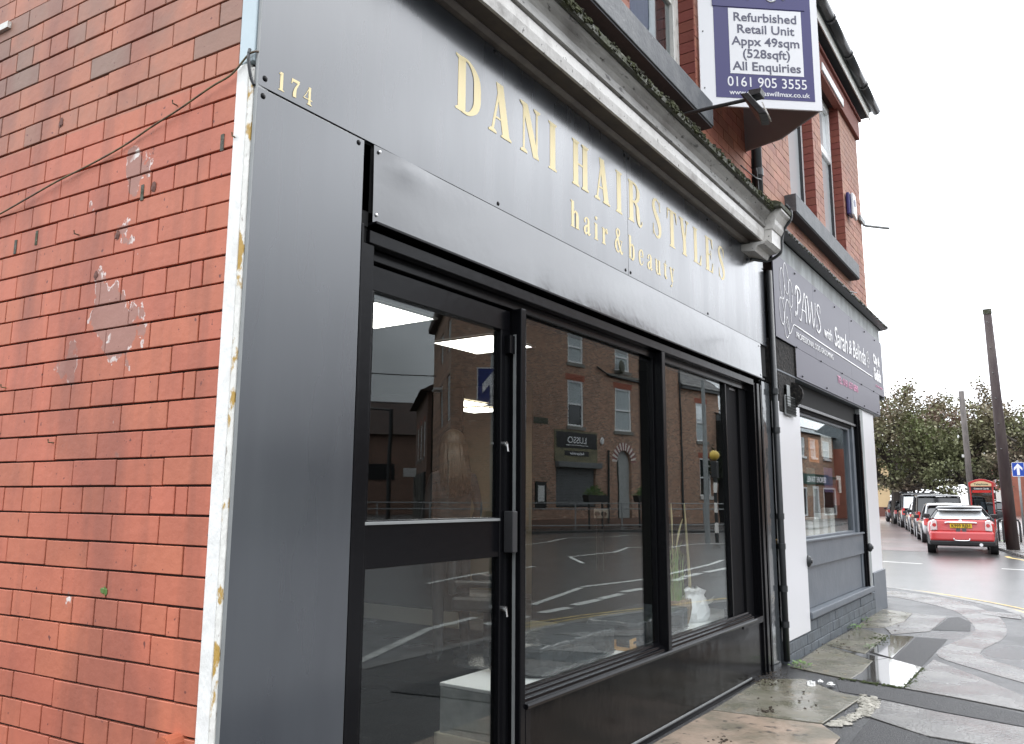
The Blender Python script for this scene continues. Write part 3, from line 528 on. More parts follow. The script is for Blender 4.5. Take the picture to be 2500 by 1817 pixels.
# ---- side wall of painted bricks; s runs along the wall from the corner
ang = math.atan2(WD.y, WD.x)
def sidebrick_mesh(L_, nm, dz=.0878):
    b = B().box(0, L_, -.004, .05, 0, dz); return b.mesh(nm)
me_s = sidebrick_mesh(.244, 'brick'); me_h = sidebrick_mesh(.119, 'brick'); me_q = sidebrick_mesh(.056, 'brick')
for me in (me_s, me_h, me_q): me.materials.append(M['side'])
sw = B()
def P3(s, out, z): v = WD * s + Vector((-WD.y, WD.x, 0)) * out; return (v.x, v.y, z)      # out: + is away from the building
sw.poly([P3(.03, -.008, -.05), P3(9, -.008, -.05), P3(9, -.3, -.05), P3(.03, -.3, -.05)], (0, 0, 7.2)); sw.obj('side_wall_backing', 'joint', salon)
rb_ = random.Random(11); nb = 0; extra = B()
def extra_brick(s0, s1, z):
    extra.poly([P3(s0, -.05, z), P3(s1, -.05, z), P3(s1, .0, z), P3(s0, .0, z)], (0, 0, .0895))
for k in range(-16, 60):
    zc = 1.391 + .0947 * k; z0 = zc - .045; kk = k % 4
    if z0 < -.1 or z0 > 6.9: continue
    if kk == 0: js = [.085, .203, .264] + [.264 + .1253 * i for i in range(1, 70)]
    elif kk == 3 or kk == 1: js = [.085, .332] + [.332 + .2508 * i for i in range(1, 36)]
    else: js = [.085, .204] + [.204 + .2508 * i for i in range(1, 36)]
    vis = .42 < z0 < 3.5
    for a, c in zip(js, js[1:]):
        if a > 8.5: break
        smax = 1.22 + (z0 - .45) * .19
        if vis and a < smax and nb < 300:
            w = c - a - .0055; me = me_s if w > .2 else me_h if w > .09 else me_q; base = .244 if w > .2 else .119 if w > .09 else .056
            o = link('brick', me, None, salon); nb += 1; o.modifiers.new('bevel', 'BEVEL').width = .0018
            p = P3(c - .0021, .004 * 0, z0); o.location = (p[0], p[1], p[2] + rb_.uniform(-.0012, .0012)); out = rb_.uniform(-.001, .0012)
            n = Vector((-WD.y, WD.x, 0)); o.location += n * out
            o.rotation_euler = (rb_.uniform(-.006, .006), 0, ang + PI); o.scale = (w / base, 1, 1)
            # local +x runs back to the corner; local -y must point outward
        else: extra_brick(a + .003, c - .003, z0)
stuff(extra.obj('brickwork', 'side', salon, raw=False))
# ---- corner boards (painted edge of the shop front)
def cb(name, z0, z1, s0, s1, o0, o1, m): return B().poly([P3(s0, o0, z0), P3(s1, o0, z0), P3(s1, o1, z0), P3(s0, o1, z0)], (0, 0, z1 - z0)).obj(name, m, salon, .004)
cb('corner_board', -.04, 2.86, .030, .086, -.05, .012, 'white'); cb('corner_board', -.04, 2.84, .006, .0295, -.05, .010, 'ochre')
cb('corner_board', 2.862, 4.0, .008, .080, -.05, .012, 'blue')
cb('panel_edge_strip', -.04, 4.0, -.004, .0055, -.05, .006, 'galv')
# ---- structural box behind
SB = B()
SB.box(.02, 5.62, .16, .3, 2.40, 3.9); SB.box(.02, .56, .02, .3, -.05, 2.455); SB.box(5.40, 5.62, .02, .3, -.05, 2.45)
SB.box(.02, 5.60, .012, .16, 2.50, 3.58); SB.obj('structure', 'void', salon)
bx('pilaster_panel', .002, .506, -.004, .02, -.02, 2.772, 'panel', salon)
bx('shadow_gap', .508, .556, .012, .03, 2.44, 2.772, 'void', salon, 0)
# header, shutter slot, guide rails
bx('header_rail', .556, 5.19, .0, .05, 2.376, 2.428, 'black', salon, .003)
bx('header_rail', .60, 5.19, .052, .075, 2.330, 2.376, 'black', salon, .003)
bx('shutter_lath', .62, 5.15, .085, .095, 2.30, 2.45, 'black', salon, .002)
bx('guide_rail', .508, .588, .004, .075, -.03, 2.372, 'black', salon, .004); bx('guide_rail', .510, .522, -.003, .003, -.03, 2.44, 'black', salon, .001)
bx('guide_rail', 5.19, 5.235, .0, .12, -.03, 2.40, 'black', salon, .003); bx('guide_rail', 5.24, 5.30, -.012, .1, -.03, 2.40, 'black', salon, .003); bx('guide_rail', 5.305, 5.36, .006, .1, -.03, 2.40, 'black', salon, .003); bx('guide_rail', 5.365, 5.39, -.004, .1, -.03, 2.40, 'black', salon, .002)
bx('polished_pilaster', 5.395, 5.605, -.006, .018, -.03, 2.440, 'pil', salon)
bx('side_panel', 4.665, 4.80, .078, .14, .30, 2.33, 'matblack', salon, .003); bx('side_panel', 4.803, 5.0, .09, .14, .30, 2.40, 'matblack', salon, .002); bx('side_panel', 5.003, 5.188, .07, .14, .0, 2.40, 'matblack', salon, .003)
# ---- fascia boards, shutter cover
sign = empty('salon_sign', 'dark grey fascia sign with pale gold letters DANI HAIR STYLES hair & beauty and number 174', 'sign', (0, 0, 0))
bx('fascia_panel', .002, 2.800, -.004, .012, 2.778, 3.588, 'panel', sign, .001); bx('fascia_panel', 2.803, 5.600, -.004, .012, 2.778, 3.588, 'panel', sign, .001)
def cover():
    b = B(); nx, nz = 60, 8; vs = []
    for i in range(nx + 1):
        for j in range(nz + 1):
            x = .556 + 4.85 * i / nx; z = 2.457 + .317 * j / nz; u = j / nz
            y = -.006 - .006 * (1 - u) - .0006 * math.sin(PI * u) - .0006 * math.sin(x * 3.1) * math.sin(PI * u) - (.008 * math.exp(-((x - .75) / .12) ** 2) * math.exp(-((u - .9) / .2) ** 2)) + .004 * math.exp(-((x - 1.75) / .05) ** 2) * (1 - u * .6)
            vs.append((x, y, z))
    b.v = vs
    b.f = [(i * (nz + 1) + j, (i + 1) * (nz + 1) + j, (i + 1) * (nz + 1) + j + 1, i * (nz + 1) + j + 1) for i in range(nx) for j in range(nz)]
    o = b.obj('shutter_cover', 'cover', salon, smooth=True, raw=True)
    return o
cover()
bx('cover_lip', .556, 5.40, -.034, .04, 2.446, 2.456, 'black', salon, .001)
# letters of the fascia
for ch, x, w in (('D', 1.06, .19), ('A', 1.312, .20), ('N', 1.584, .195), ('I', 1.857, .088), ('H', 2.106, .195), ('A', 2.367, .20), ('I', 2.641, .088), ('R', 2.811, .20), ('S', 3.166, .155), ('T', 3.408, .19), ('Y', 3.638, .175), ('L', 3.893, .168), ('E', 4.134, .175), ('S', 4.408, .156)):
    glyph(ch, x, 3.148, .270, w, 'gold', sign, -.0052)
xx = 1.985
for ch, x in zip('hair&beauty', (2.090, 2.232, 2.360, 2.456, 2.617, 2.809, 2.948, 3.075, 3.203, 3.341, 3.442)):
    glyph(ch, x, 2.893, .152, {'h': .098, 'a': .086, 'i': .05, 'r': .072, '&': .108, 'b': .086, 'e': .076, 'u': .092, 't': .06, 'y': .081}[ch], 'gold', sign, -.0052)
for ch, x in (('1', .082), ('7', .137), ('4', .195)): glyph(ch, x, 2.797, .068, .045 if ch != '1' else .030, 'gold', sign, -.0052)
def rivet(x, z, y=-.004, r=.011, par=None, m='black'): B().ball((x, y, z), r, 8, 5, (1, .5, 1)).obj('rivet', m, par, smooth=True)
for x, z in ((.030, 2.81), (1.36, 3.57), (1.40, 2.80), (2.770, 3.555), (2.825, 3.553), (2.76, 2.803), (2.83, 2.803), (4.15, 2.80), (4.2, 3.56), (5.585, 3.1), (5.575, 2.81), (5.575, 3.5)): rivet(x, z, par=sign)
for x, z in ((.026, 2.745), (.475, 2.752), (.03, .2)): rivet(x, z, par=salon)
for x, z in ((.583, 2.752), (.575, 2.49), (5.37, 2.49), (5.38, 2.75)): rivet(x, z, -.014, .008, salon, 'steel')
# ---- cornice: profile swept along the front, with the broken end block
def cprof(name, yz, m, x0=-.12, x1=5.10): return B().prof(yz, x0, x1).obj(name, m, salon)
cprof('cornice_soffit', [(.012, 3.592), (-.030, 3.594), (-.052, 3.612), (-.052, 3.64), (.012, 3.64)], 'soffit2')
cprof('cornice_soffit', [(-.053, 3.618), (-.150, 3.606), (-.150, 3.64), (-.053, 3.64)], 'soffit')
cprof('cornice_band', [(-.151, 3.604), (-.166, 3.606), (-.178, 3.655), (-.176, 3.715), (-.160, 3.719), (-.02, 3.72), (-.02, 3.645), (-.151, 3.64)], 'cornice')
cy = [(-.150, 3.7205), (-.192, 3.728), (-.195, 3.748), (-.185, 3.756), (-.188, 3.785), (-.205, 3.812), (-.228, 3.832), (-.242, 3.85), (-.243, 3.862), (-.02, 3.862), (-.02, 3.7205)]
cprof('cornice_cyma', cy, 'cyma')
B().prof([(-.250, 3.852), (-.270, 3.858), (-.272, 3.895), (-.262, 3.905), (.068, 3.955), (.068, 3.863), (-.245, 3.863)], -.12, 5.12).obj('cornice_top', 'lead', salon)
mo = B(); r_ = random.Random(21)
cl = [(r_.uniform(.8, 5.12), r_.uniform(.03, .16), r_.uniform(.6, 1.7)) for _ in range(34)]
for k in range(2100):
    c_ = cl[r_.randrange(34)]; x = min(5.12, max(.7, r_.gauss(c_[0], c_[1]))); u = r_.random() ** 2; y = -.274 + u * .12; z = 3.862 + .045 * r_.random() if u < .05 else 3.902 + .1 * u * .2
    mo.ball((x, y, z), r_.uniform(.004, .013) * c_[2], 5, 3, (1.3, .8, .8), .4)
stuff(mo.obj('moss', 'moss', salon))
def blk(name, yz, m, x0, x1): return B().prof(yz, x0, x1).obj(name, m, salon, .002)
blk('cornice_block', [(.0, 3.52), (-.12, 3.50), (-.14, 3.545), (-.20, 3.55), (-.235, 3.575), (.0, 3.575)], 'cornice', 5.00, 5.36)
blk('cornice_block', [(.0, 3.578), (-.238, 3.578), (-.242, 3.70), (.0, 3.70)], 'cornice', 5.105, 5.36)
blk('cornice_block', [(.0, 3.703), (-.25, 3.703), (-.27, 3.74), (-.275, 3.78), (-.305, 3.83), (-.33, 3.85), (-.33, 3.87), (.0, 3.87)], 'cornice', 5.10, 5.38)
blk('cornice_block', [(.0, 3.872), (-.34, 3.872), (-.345, 3.905), (-.30, 3.93), (.06, 3.98)], 'lead', 5.05, 5.40)
cr_ = B(); cpt = [(5.37, -.30, 3.99), (5.375, -.335, 3.93), (5.38, -.33, 3.85), (5.372, -.28, 3.78), (5.374, -.25, 3.70), (5.375, -.24, 3.60), (5.372, -.22, 3.55), (5.365, -.12, 3.505), (5.2, -.02, 3.495)]
cr_.tube(cr(cpt, 4), .014, 6); cr_.obj('lead_flashing', 'iron', salon)
# ---- upper front wall
YU = .07
def brickwall(parent, nm, x0, x1, z0, z1, openings, m, jm, limit, y=YU, L_=.25, hz=.0947, zphase=1.391, seed=1, sel=None, depth=.04, name='facing_brick'):
    r_ = random.Random(seed); me1 = B().box(0, L_ - .006, 0, depth, 0, hz - .007).mesh(name); me1.materials.append(M[m])
    ex = B(); n = 0; k0 = math.ceil((z0 - zphase) / hz)
    k = k0
    while zphase + k * hz < z1 - .02:
        z = zphase + k * hz; off = (L_ / 2 if k % 2 else 0); i = math.floor((x0 - off) / L_) - 1
        while i * L_ + off < x1:
            a = max(x0, i * L_ + off); c = min(x1, (i + 1) * L_ + off); i += 1
            if c - a < .03: continue
            segs = [(a, c)]
            for (ox0, ox1, oz0, oz1) in openings:
                if z + hz * .6 < oz0 or z + hz * .4 > oz1: continue
                ns = []
                for (p, q) in segs:
                    if q <= ox0 or p >= ox1: ns.append((p, q))
                    else:
                        if p < ox0 - .02: ns.append((p, ox0))
                        if q > ox1 + .02: ns.append((ox1, q))
                segs = ns
            for p, q in segs:
                if n < limit and (sel is None or sel(p, z)):
                    o = link(name, me1, None, parent); o.location = (p + .003, y + r_.uniform(-.002, .002), z); o.scale = ((q - p - .006) / (L_ - .006), 1, 1); n += 1
                else: ex.box(p + .003, q - .003, y, y + depth, z, z + hz - .007)
        k += 1
    if ex.v: stuff(ex.obj('brickwork', m, parent))
    return n
win = (3.04, 4.26, 4.56, 6.4)
brickwall(salon, 'f', .02, 5.64, 3.86, 6.6, [win], 'facing', 'joint2', 295, seed=4, sel=lambda x, z: z < 5.25 and x > 1.9)
wb = B()
for a in ((.02, win[0], 3.8, 6.6), (win[1], 5.64, 3.8, 6.6), (win[0], win[1], 3.8, win[2]), (win[0], win[1], win[3], 6.6)): wb.box(a[0], a[1], YU + .010, .34, a[2], a[3])
wb.obj('front_wall_backing', 'joint2', salon)
# reveals of the upstairs window, brick by brick
me_r = B().box(0, .012, 0, .16, 0, .088).mesh('reveal_brick'); me_r.materials.append(M['redbrick'])
for k in range(22):
    for x in (win[1] - .012, win[0]):
        o = link('reveal_brick', me_r, None, salon); o.location = (x, YU + .002, 4.565 + k * .0947)
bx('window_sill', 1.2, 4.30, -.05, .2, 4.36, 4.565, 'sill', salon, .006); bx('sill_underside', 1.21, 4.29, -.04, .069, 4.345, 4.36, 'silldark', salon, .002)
uw = empty('w', '', ''); 
def child_empty_window(parent, x0, x1, z0, z1, y, frame='pvc', sash=True, gl='skyglass', name='window', t=.07, arch=False, curtain=False):
    f = B(); f.box(x0, x0 + t, y, y + .06, z0, z1).box(x1 - t, x1, y, y + .06, z0, z1).box(x0 + t, x1 - t, y, y + .06, z1 - t, z1).box(x0 + t, x1 - t, y, y + .06, z0, z0 + t)
    if sash: zm = (z0 + z1) / 2; f.box(x0 + t, x1 - t, y + .012, y + .06, zm - .035, zm + .035)
    fo = f.obj(name, frame, parent, .004)
    B().box(x0 + t - .005, x1 - t + .005, y + .035, y + .041, z0 + t - .005, z1 - t + .005).obj('pane', gl, fo)
    return fo
bpy.data.objects.remove(uw)
wf = child_empty_window(salon, win[0] + .10, win[1] - .013, 4.57, 6.38, .20, 'oldwhite', True, 'wglass', t=.11)
B().box(win[0] + .2, win[1] - .1, .30, .32, 4.55, 6.4).obj('upstairs_room_wall', 'ifar', salon)
cu = B(); n = 46
for i in range(n): 
    x = 3.50 + .60 * i / n; x2 = 3.50 + .60 * (i + 1) / n; y1 = .275 + .012 * math.sin(i * 1.1); y2 = .275 + .012 * math.sin((i + 1) * 1.1); cu.quad((x, y1, 4.6), (x2, y2, 4.6), (x2, y2, 6.3), (x, y1, 6.3))
cu.obj('curtain', 'curtain', wf, smooth=True, raw=True)
B().box(.02, 5.64, .3, .34, 3.8, 7.0).box(-.3, 5.64, .34, 8.8, 6.9, 7.1).obj('upper_structure', 'joint2', salon)
bx('gutter', -.1, 5.68, -.12, .06, 6.62, 6.76, 'iron', salon); 
rf = B().poly([(-.35, -.18, 6.75), (-.35, 4.5, 9.2), (-.35, 9.0, 6.75)], (6.0, 0, 0)).obj('roof', 'slate', salon)

# ---- shop door and windows
door = empty('shop_door', 'black framed glass shop door with mid rail at the left of the salon window', 'door', (.60, .06, 0)); door_g = door
def dbx(n, x0, x1, y0, y1, z0, z1, m, b=.003): return bx(n, x0 - .60, x1 - .60, y0 - .06, y1 - .06, z0, z1, m, door, b)
dbx('top_rail', .59, 1.605, .062, .11, 2.215, 2.318, 'black'); dbx('mid_rail', .60, 1.53, .066, .105, 1.135, 1.318, 'black'); dbx('mid_rail_bead', .60, 1.525, .058, .068, 1.300, 1.312, 'galv', .001)
dbx('stile', 1.528, 1.605, .062, .11, .02, 2.214, 'black'); dbx('stile', .59, .655, .062, .11, .02, 2.214, 'black'); dbx('bottom_rail', .656, 1.527, .064, .108, .02, .17, 'black')
dbx('pane', .65, 1.532, .084, .089, 1.315, 2.22, 'glassd', 0); dbx('pane', .65, 1.532, .084, .089, .165, 1.137, 'glassd', 0)
dbx('pull_handle', 1.552, 1.592, .005, .058, 1.155, 1.345, 'trim', .004)
for z in (1.66, .90):
    kx = B(); kx.disc((.955, .004, z), (0, -1, 0), .012, .02, 10).tube([(.955, -.018, z), (.957, -.022, z - .035)], .005, 6); kx.obj('lock', 'steel', door)
bx('hinge', 1.56, 1.60, .03, .062, 2.10, 2.19, 'black', salon)
bx('door_frame_post', 1.612, 1.655, .0, .10, -.03, 2.33, 'black', salon, .004); bx('weather_strip', 1.607, 1.611, .03, .045, .02, 2.2, 'galv', salon, 0)
bx('threshold', .55, 1.62, -.01, .20, -.03, .018, 'panel', salon)
w1 = bx('shop_window', 1.656, 1.745, .06, .10, .50, 2.33, 'black', salon, .002); bx('stile', 3.262, 3.281, .06, .10, .50, 2.33, 'black', w1, .002)
B().box(1.74, 3.272, .083, .088, .505, 2.33).obj('pane', 'glass', w1)
w2 = bx('shop_window', 4.648, 4.664, .06, .10, .50, 2.33, 'black', salon, .002); bx('stile', 3.333, 3.36, .06, .10, .50, 2.33, 'black', w2, .002)
B().box(3.33, 4.655, .083, .088, .505, 2.33).obj('pane', 'glass', w2)
bx('mullion', 3.282, 3.332, -.002, .10, .44, 2.374, 'black', salon, .004)
B().prof([(.10, .515), (.060, .515), (.055, .503), (.038, .500), (.034, .488), (.018, .484), (.014, .470), (.004, .468), (-.010, .470), (-.016, .460), (-.012, .448), (.0, .444), (.1, .444)], 1.656, 5.0).obj('window_sill', 'black', salon, .001)
bx('sill_end', 4.70, 5.19, .0, .10, .42, .47, 'black', salon, .003)
bx('stall_riser', 1.70, 4.86, .008, .04, .03, .443, 'riser', salon, .002)
bx('riser_trim', 1.66, 5.0, -.004, .03, .0, .03, 'black', salon, .003); bx('riser_trim', 1.656, 1.70, .0, .04, .03, .443, 'black', salon, .003); bx('riser_trim', 4.862, 5.188, .02, .06, .0, .42, 'black', salon, .002)
bx('riser_trim', 1.7, 4.86, .0035, .008, .03, .042, 'galv', salon, .001)

# ================================================================ INTERIOR of the salon
room = empty('salon_interior', 'lit salon room seen through the shop glass', 'room', (0, 0, 0))
fl = []
for i in range(30):
    for j in range(5):
        x0 = .30 + i * .178; y0 = .15 + j * 1.22 - (.6 if i % 2 else 0); y1 = min(6.2, y0 + 1.217); y0 = max(.12, y0)
        if y1 - y0 > .05: B().box(x0, x0 + .176, y0, y1, -.02, .0).obj('floorboard', 'ifloor', room)
B().box(.24, 5.6, .12, 6.2, -.05, -.02).obj('subfloor', 'void', room)
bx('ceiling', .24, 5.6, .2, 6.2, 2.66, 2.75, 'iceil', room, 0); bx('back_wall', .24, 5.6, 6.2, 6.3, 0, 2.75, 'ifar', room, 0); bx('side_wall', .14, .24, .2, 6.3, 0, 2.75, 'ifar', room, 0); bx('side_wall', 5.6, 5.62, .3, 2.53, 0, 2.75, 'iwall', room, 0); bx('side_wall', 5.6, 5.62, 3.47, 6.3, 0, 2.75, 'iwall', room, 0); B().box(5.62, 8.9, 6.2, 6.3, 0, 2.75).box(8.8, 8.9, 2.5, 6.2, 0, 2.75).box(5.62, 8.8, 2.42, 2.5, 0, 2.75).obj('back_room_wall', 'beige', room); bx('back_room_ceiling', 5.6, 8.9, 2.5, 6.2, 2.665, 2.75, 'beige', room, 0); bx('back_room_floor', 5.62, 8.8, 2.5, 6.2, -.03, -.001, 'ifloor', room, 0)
bx('skirting_board', 5.57, 5.6, .62, 2.53, 0, .17, 'skirt', room); bx('skirting_board', 5.57, 5.6, 3.47, 6.17, 0, .17, 'skirt', room); bx('skirting_board', .24, 5.57, 6.17, 6.2, 0, .17, 'skirt', room)
bx('downstand', .5, 5.6, .12, .2, 2.42, 2.75, 'iwall', room, 0)
for i, (x, y) in enumerate(((2.05, 1.42), (3.30, 1.41), (.8, 1.42), (6.40, 4.12), (7.15, 4.35))):
    fr = empty('ceiling_light', ('large lit ceiling panel cut off by the left door jamb', 'lit ceiling panel above the reflected blue arrow sign', 'lit ceiling panel hidden left of the door', 'small lit ceiling panel in the beige back room', 'farthest small lit ceiling panel in the beige back room')[i], 'light', (x, y, 2.655), group='square lit ceiling panels')
    bx('diffuser', 0, .58, 0, .57, -.008, -.002, 'lightp', fr, 0); B().box(-.02, 0, -.02, .59, -.012, 0).box(.58, .60, -.02, .59, -.012, 0).box(0, .58, -.02, 0, -.012, 0).box(0, .58, .57, .59, -.012, 0).obj('frame', 'pvc', fr)
bench = empty('window_bench', 'grey boxed window bench with white top inside the shop window', 'bench', (1.77, .14, 0))
bx('box', 0, 3.6, 0, .46, 0, .452, 'benchf', bench); bx('top', -.003, 3.6, -.003, .463, .453, .47, 'bencht', bench, .003); bx('skirting', -.02, -.001, 0, .48, 0, .23, 'skirt', bench, .004); bx('skirting', -.02, 3.6, .461, .478, 0, .23, 'skirt', bench, .004)
def cushion(x0, x1, y0, y1, z0, h, label, rz=0):
    e = empty('seat_cushion', label, 'cushion', ((x0 + x1) / 2, (y0 + y1) / 2, z0), rz); hx, hy = (x1 - x0) / 2, (y1 - y0) / 2
    bm = bmesh.new(); bmesh.ops.create_grid(bm, x_segments=1, y_segments=1, size=1); bm.free()
    nx, ny, nzz = 14, 10, 5; b = B(); r_ = random.Random(int(x0 * 100))
    def pt(u, v, w):   # u,v,w in -1..1 on cube surface
        k = 1 - .10 * (abs(u * v) ** 4) ; pf = (1 + .10 * (1 - w * w)) 
        px = hx * u * (1 - .05 * v ** 4) ; py = hy * v * (1 - .05 * u ** 4)
        z = h / 2 + h / 2 * w * (1 + .22 * (1 - u * u) * (1 - v * v)) * (1 - .10 * max(abs(u), abs(v)) ** 6)
        return (px * (1 + .02 * math.sin(v * 9)), py * (1 + .03 * math.sin(u * 13)), z + .004 * math.sin(u * 17 + v * 3) * (1 if w > 0 else 0))
    def face(f, a, c):
        n0 = len(b.v)
        for i in range(a + 1):
            for j in range(c + 1): b.v.append(pt(*f(-1 + 2 * i / a, -1 + 2 * j / c)))
        for i in range(a):
            for j in range(c): q = n0 + i * (c + 1) + j; b.f.append((q, q + c + 1, q + c + 2, q + 1))
    face(lambda u, v: (u, v, 1), nx, ny); face(lambda u, v: (u, v, -1), nx, ny); face(lambda u, w: (u, -1, w), nx, nzz); face(lambda u, w: (u, 1, w), nx, nzz); face(lambda v, w: (-1, v, w), ny, nzz); face(lambda v, w: (1, v, w), ny, nzz)
    me = b.mesh('cover'); bm = bmesh.new(); bm.from_mesh(me); bmesh.ops.remove_doubles(bm, verts=bm.verts, dist=.0005); bmesh.ops.recalc_face_normals(bm, faces=bm.faces); bm.to_mesh(me); bm.free()
    link('cover', me, 'leather', e, .012, True)
    for w in (-.72, .72):
        ring = [(pt(u, v, w)) for u, v in [(-1 + .1 * i, -1) for i in range(21)] + [(1, -1 + .1 * i) for i in range(21)] + [(1 - .1 * i, 1) for i in range(21)] + [(-1, 1 - .1 * i) for i in range(21)]]
        B().tube([(x * 1.006, y * 1.01, z) for x, y, z in ring], .0035, 5).obj('piping', 'leather', e, smooth=True)
cushion(2.10, 2.98, .20, .56, .47, .17, 'black leather box cushion with piping, nearest the door on the white bench'); cushion(3.16, 4.12, .17, .56, .47, .17, 'black leather box cushion behind the window mullion, beside the wicker basket', .06)
tr = empty('wooden_tray', 'small pale wooden tray with a slot handle beside the near black cushion', 'tray', (3.10, .17, .472), .1)
B().poly([(0, 0, .0), (.13, 0, .0), (.14, 0, .07), (-.01, 0, .07)], (0, .008, 0)).obj('end', 'wood', tr); B().box(.04, .09, -.002, .0, .038, .052).obj('handle_slot', 'void', tr); B().box(0, .13, .008, .13, 0, .008).poly([(0, .13, .0), (.13, .13, .0), (.135, .13, .05), (-.005, .13, .05)], (0, .008, 0)).obj('base', 'wood', tr)
bk = empty('wicker_basket', 'round wicker plant basket on the window bench', 'basket', (4.22, .36, .47))
b = B(); b.tube([(0, 0, 0), (0, 0, .06), (0, 0, .14), (0, 0, .19)], [.085, .108, .125, .12], 26); b.obj('basket_body', 'wicker', bk, smooth=True); b = B()
for i in range(36): a = 2 * PI * i / 36; b.tube([(.087 * math.cos(a), .087 * math.sin(a), 0), (.111 * math.cos(a), .111 * math.sin(a), .06), (.128 * math.cos(a), .128 * math.sin(a), .14), (.124 * math.cos(a), .124 * math.sin(a), .20)], .003, 4)
stuff(b.obj('cane_stake', 'wicker', bk))
pl = empty('grass_plant', 'tall wispy green grass plant growing from the wicker basket', 'plant', (4.22, .36, .64)); b = B(); r_ = random.Random(5)
for i in range(95):
    a = r_.uniform(0, 2 * PI); l = r_.uniform(.25, .62); lean = r_.uniform(.03, .2); w = .0035; p0 = Vector((r_.uniform(-.06, .06), r_.uniform(-.06, .06), 0)); d = Vector((math.cos(a), math.sin(a) * .6, 0)); s_ = Vector((-d.y, d.x, 0)).normalized() * w
    pts = [p0 + d * lean * (t_ ** 1.8) + Vector((0, 0, l * (t_ - .25 * t_ ** 4))) for t_ in (0, .25, .5, .75, 1)]
    for k in range(4): b.quad(pts[k] - s_ * (1 - k / 4.5), pts[k] + s_ * (1 - k / 4.5), pts[k + 1] + s_ * (1 - (k + 1) / 4.5), pts[k + 1] - s_ * (1 - (k + 1) / 4.5))
for o_ in (b.obj('blade', 'grass', pl, raw=True),): stuff(o_)
for (a, l) in ((.3, .75), (1.0, .9), (2.4, .7)):
    b = B(); d = Vector((math.cos(a), .3 * math.sin(a), 0)); pts = [d * .28 * t_ ** 2 + Vector((0, 0, l * (t_ - .18 * t_ ** 3))) for t_ in [k / 8 for k in range(9)]]; b.tube(pts, [.003] * 5 + [.005, .008, .006, .002], 5); b.obj('seed_head', 'bamboo', pl)
cn = empty('bamboo_cane', 'upright bamboo cane standing in the white plastic bag', 'cane', (4.52, .36, .475)); B().tube([(0, 0, 0), (.012, 0, .3), (.0, .01, .62), (-.03, .01, .9)], [.011, .012, .009, .006], 7).obj('stem', 'bamboo', cn)
bg_ = B(); r_ = random.Random(14); b = bg_
ring = 18; lev = [(0, .10), (.03, .125), (.08, .135), (.13, .12), (.17, .10), (.20, .075), (.235, .09), (.25, .05)]
base = 0
for (z, r) in lev:
    for j in range(ring):
        a = 2 * PI * j / ring; q = r * (1 + .16 * math.sin(a * 5 + z * 30) * (z + .05) * 4 + r_.uniform(-.09, .09)); b.v.append((4.56 + q * 1.15 * math.cos(a), .34 + q * .8 * math.sin(a), .471 + z + r_.uniform(-.01, .012) * (z > 0)))
for i in range(len(lev) - 1):
    for j in range(ring): b.f.append((i * ring + j, i * ring + (j + 1) % ring, (i + 1) * ring + (j + 1) % ring, (i + 1) * ring + j))
b.f.append(tuple(range(ring)))
b.quad((4.66, .27, .62), (4.76, .25, .645), (4.78, .27, .60), (4.68, .3, .57)); b.quad((4.7, .3, .63), (4.79, .31, .60), (4.77, .33, .57), (4.68, .33, .58))
tag(b.obj('plastic_bag', 'bag'), 'crumpled white plastic bag beside the wicker basket on the window bench', 'bag')
sk = empty('wall_socket', 'double power socket with black plugs on the right salon wall', 'socket', (5.597, 1.62, 1.22)); bx('plate', -.012, 0, 0, .16, 0, .09, 'socket', sk)
for y in (.04, .115): B().disc((-.012, y, .042), (-1, 0, 0), .024, .03, 10).tube([(-.04, y, .03), (-.045, y, -.02), (-.03, y + .01, -.5)], .005, 5).obj('plug', 'trim', sk)
# folding stand, stool and salon chair
fs = empty('folding_trolley', 'folding metal trolley frame with crossed legs inside the salon', 'trolley', (3.15, 3.1, 0), .2)
for y in (0, .35): B().tube([(-.22, y, 0), (.22, y, .75)], .008, 6).obj('leg', 'steel', fs); B().tube([(.22, y, 0), (-.22, y, .75)], .008, 6).obj('leg', 'steel', fs)
B().tube([(-.12, 0, .16), (-.12, .35, .16)], .007, 6).tube([(.12, 0, .16), (.12, .35, .16)], .007, 6).obj('crossbar', 'steel', fs); bx('top', -.26, .26, -.02, .37, .75, .77, 'wood', fs)
sc_ = empty('salon_chair', 'black swivel salon chair on a round base behind the door post', 'chair', (4.30, 2.15, 0), .4)
B().tube([(0, 0, 0), (0, 0, .02), (0, 0, .05)], [.30, .29, .05], 24).obj('base', 'leather', sc_); B().tube([(0, 0, .04), (0, 0, .45)], .035, 12).obj('column', 'trim', sc_)
bx('seat', -.27, .27, -.26, .26, .45, .58, 'leather', sc_, .03); bx('backrest', -.25, .25, .22, .30, .58, 1.15, 'leather', sc_, .03); bx('armrest', -.33, -.28, -.2, .22, .66, .72, 'leather', sc_, .02); bx('armrest', .28, .33, -.2, .22, .66, .72, 'leather', sc_, .02); bx('footrest', -.2, .2, -.45, -.3, .12, .15, 'steel', sc_, .01)
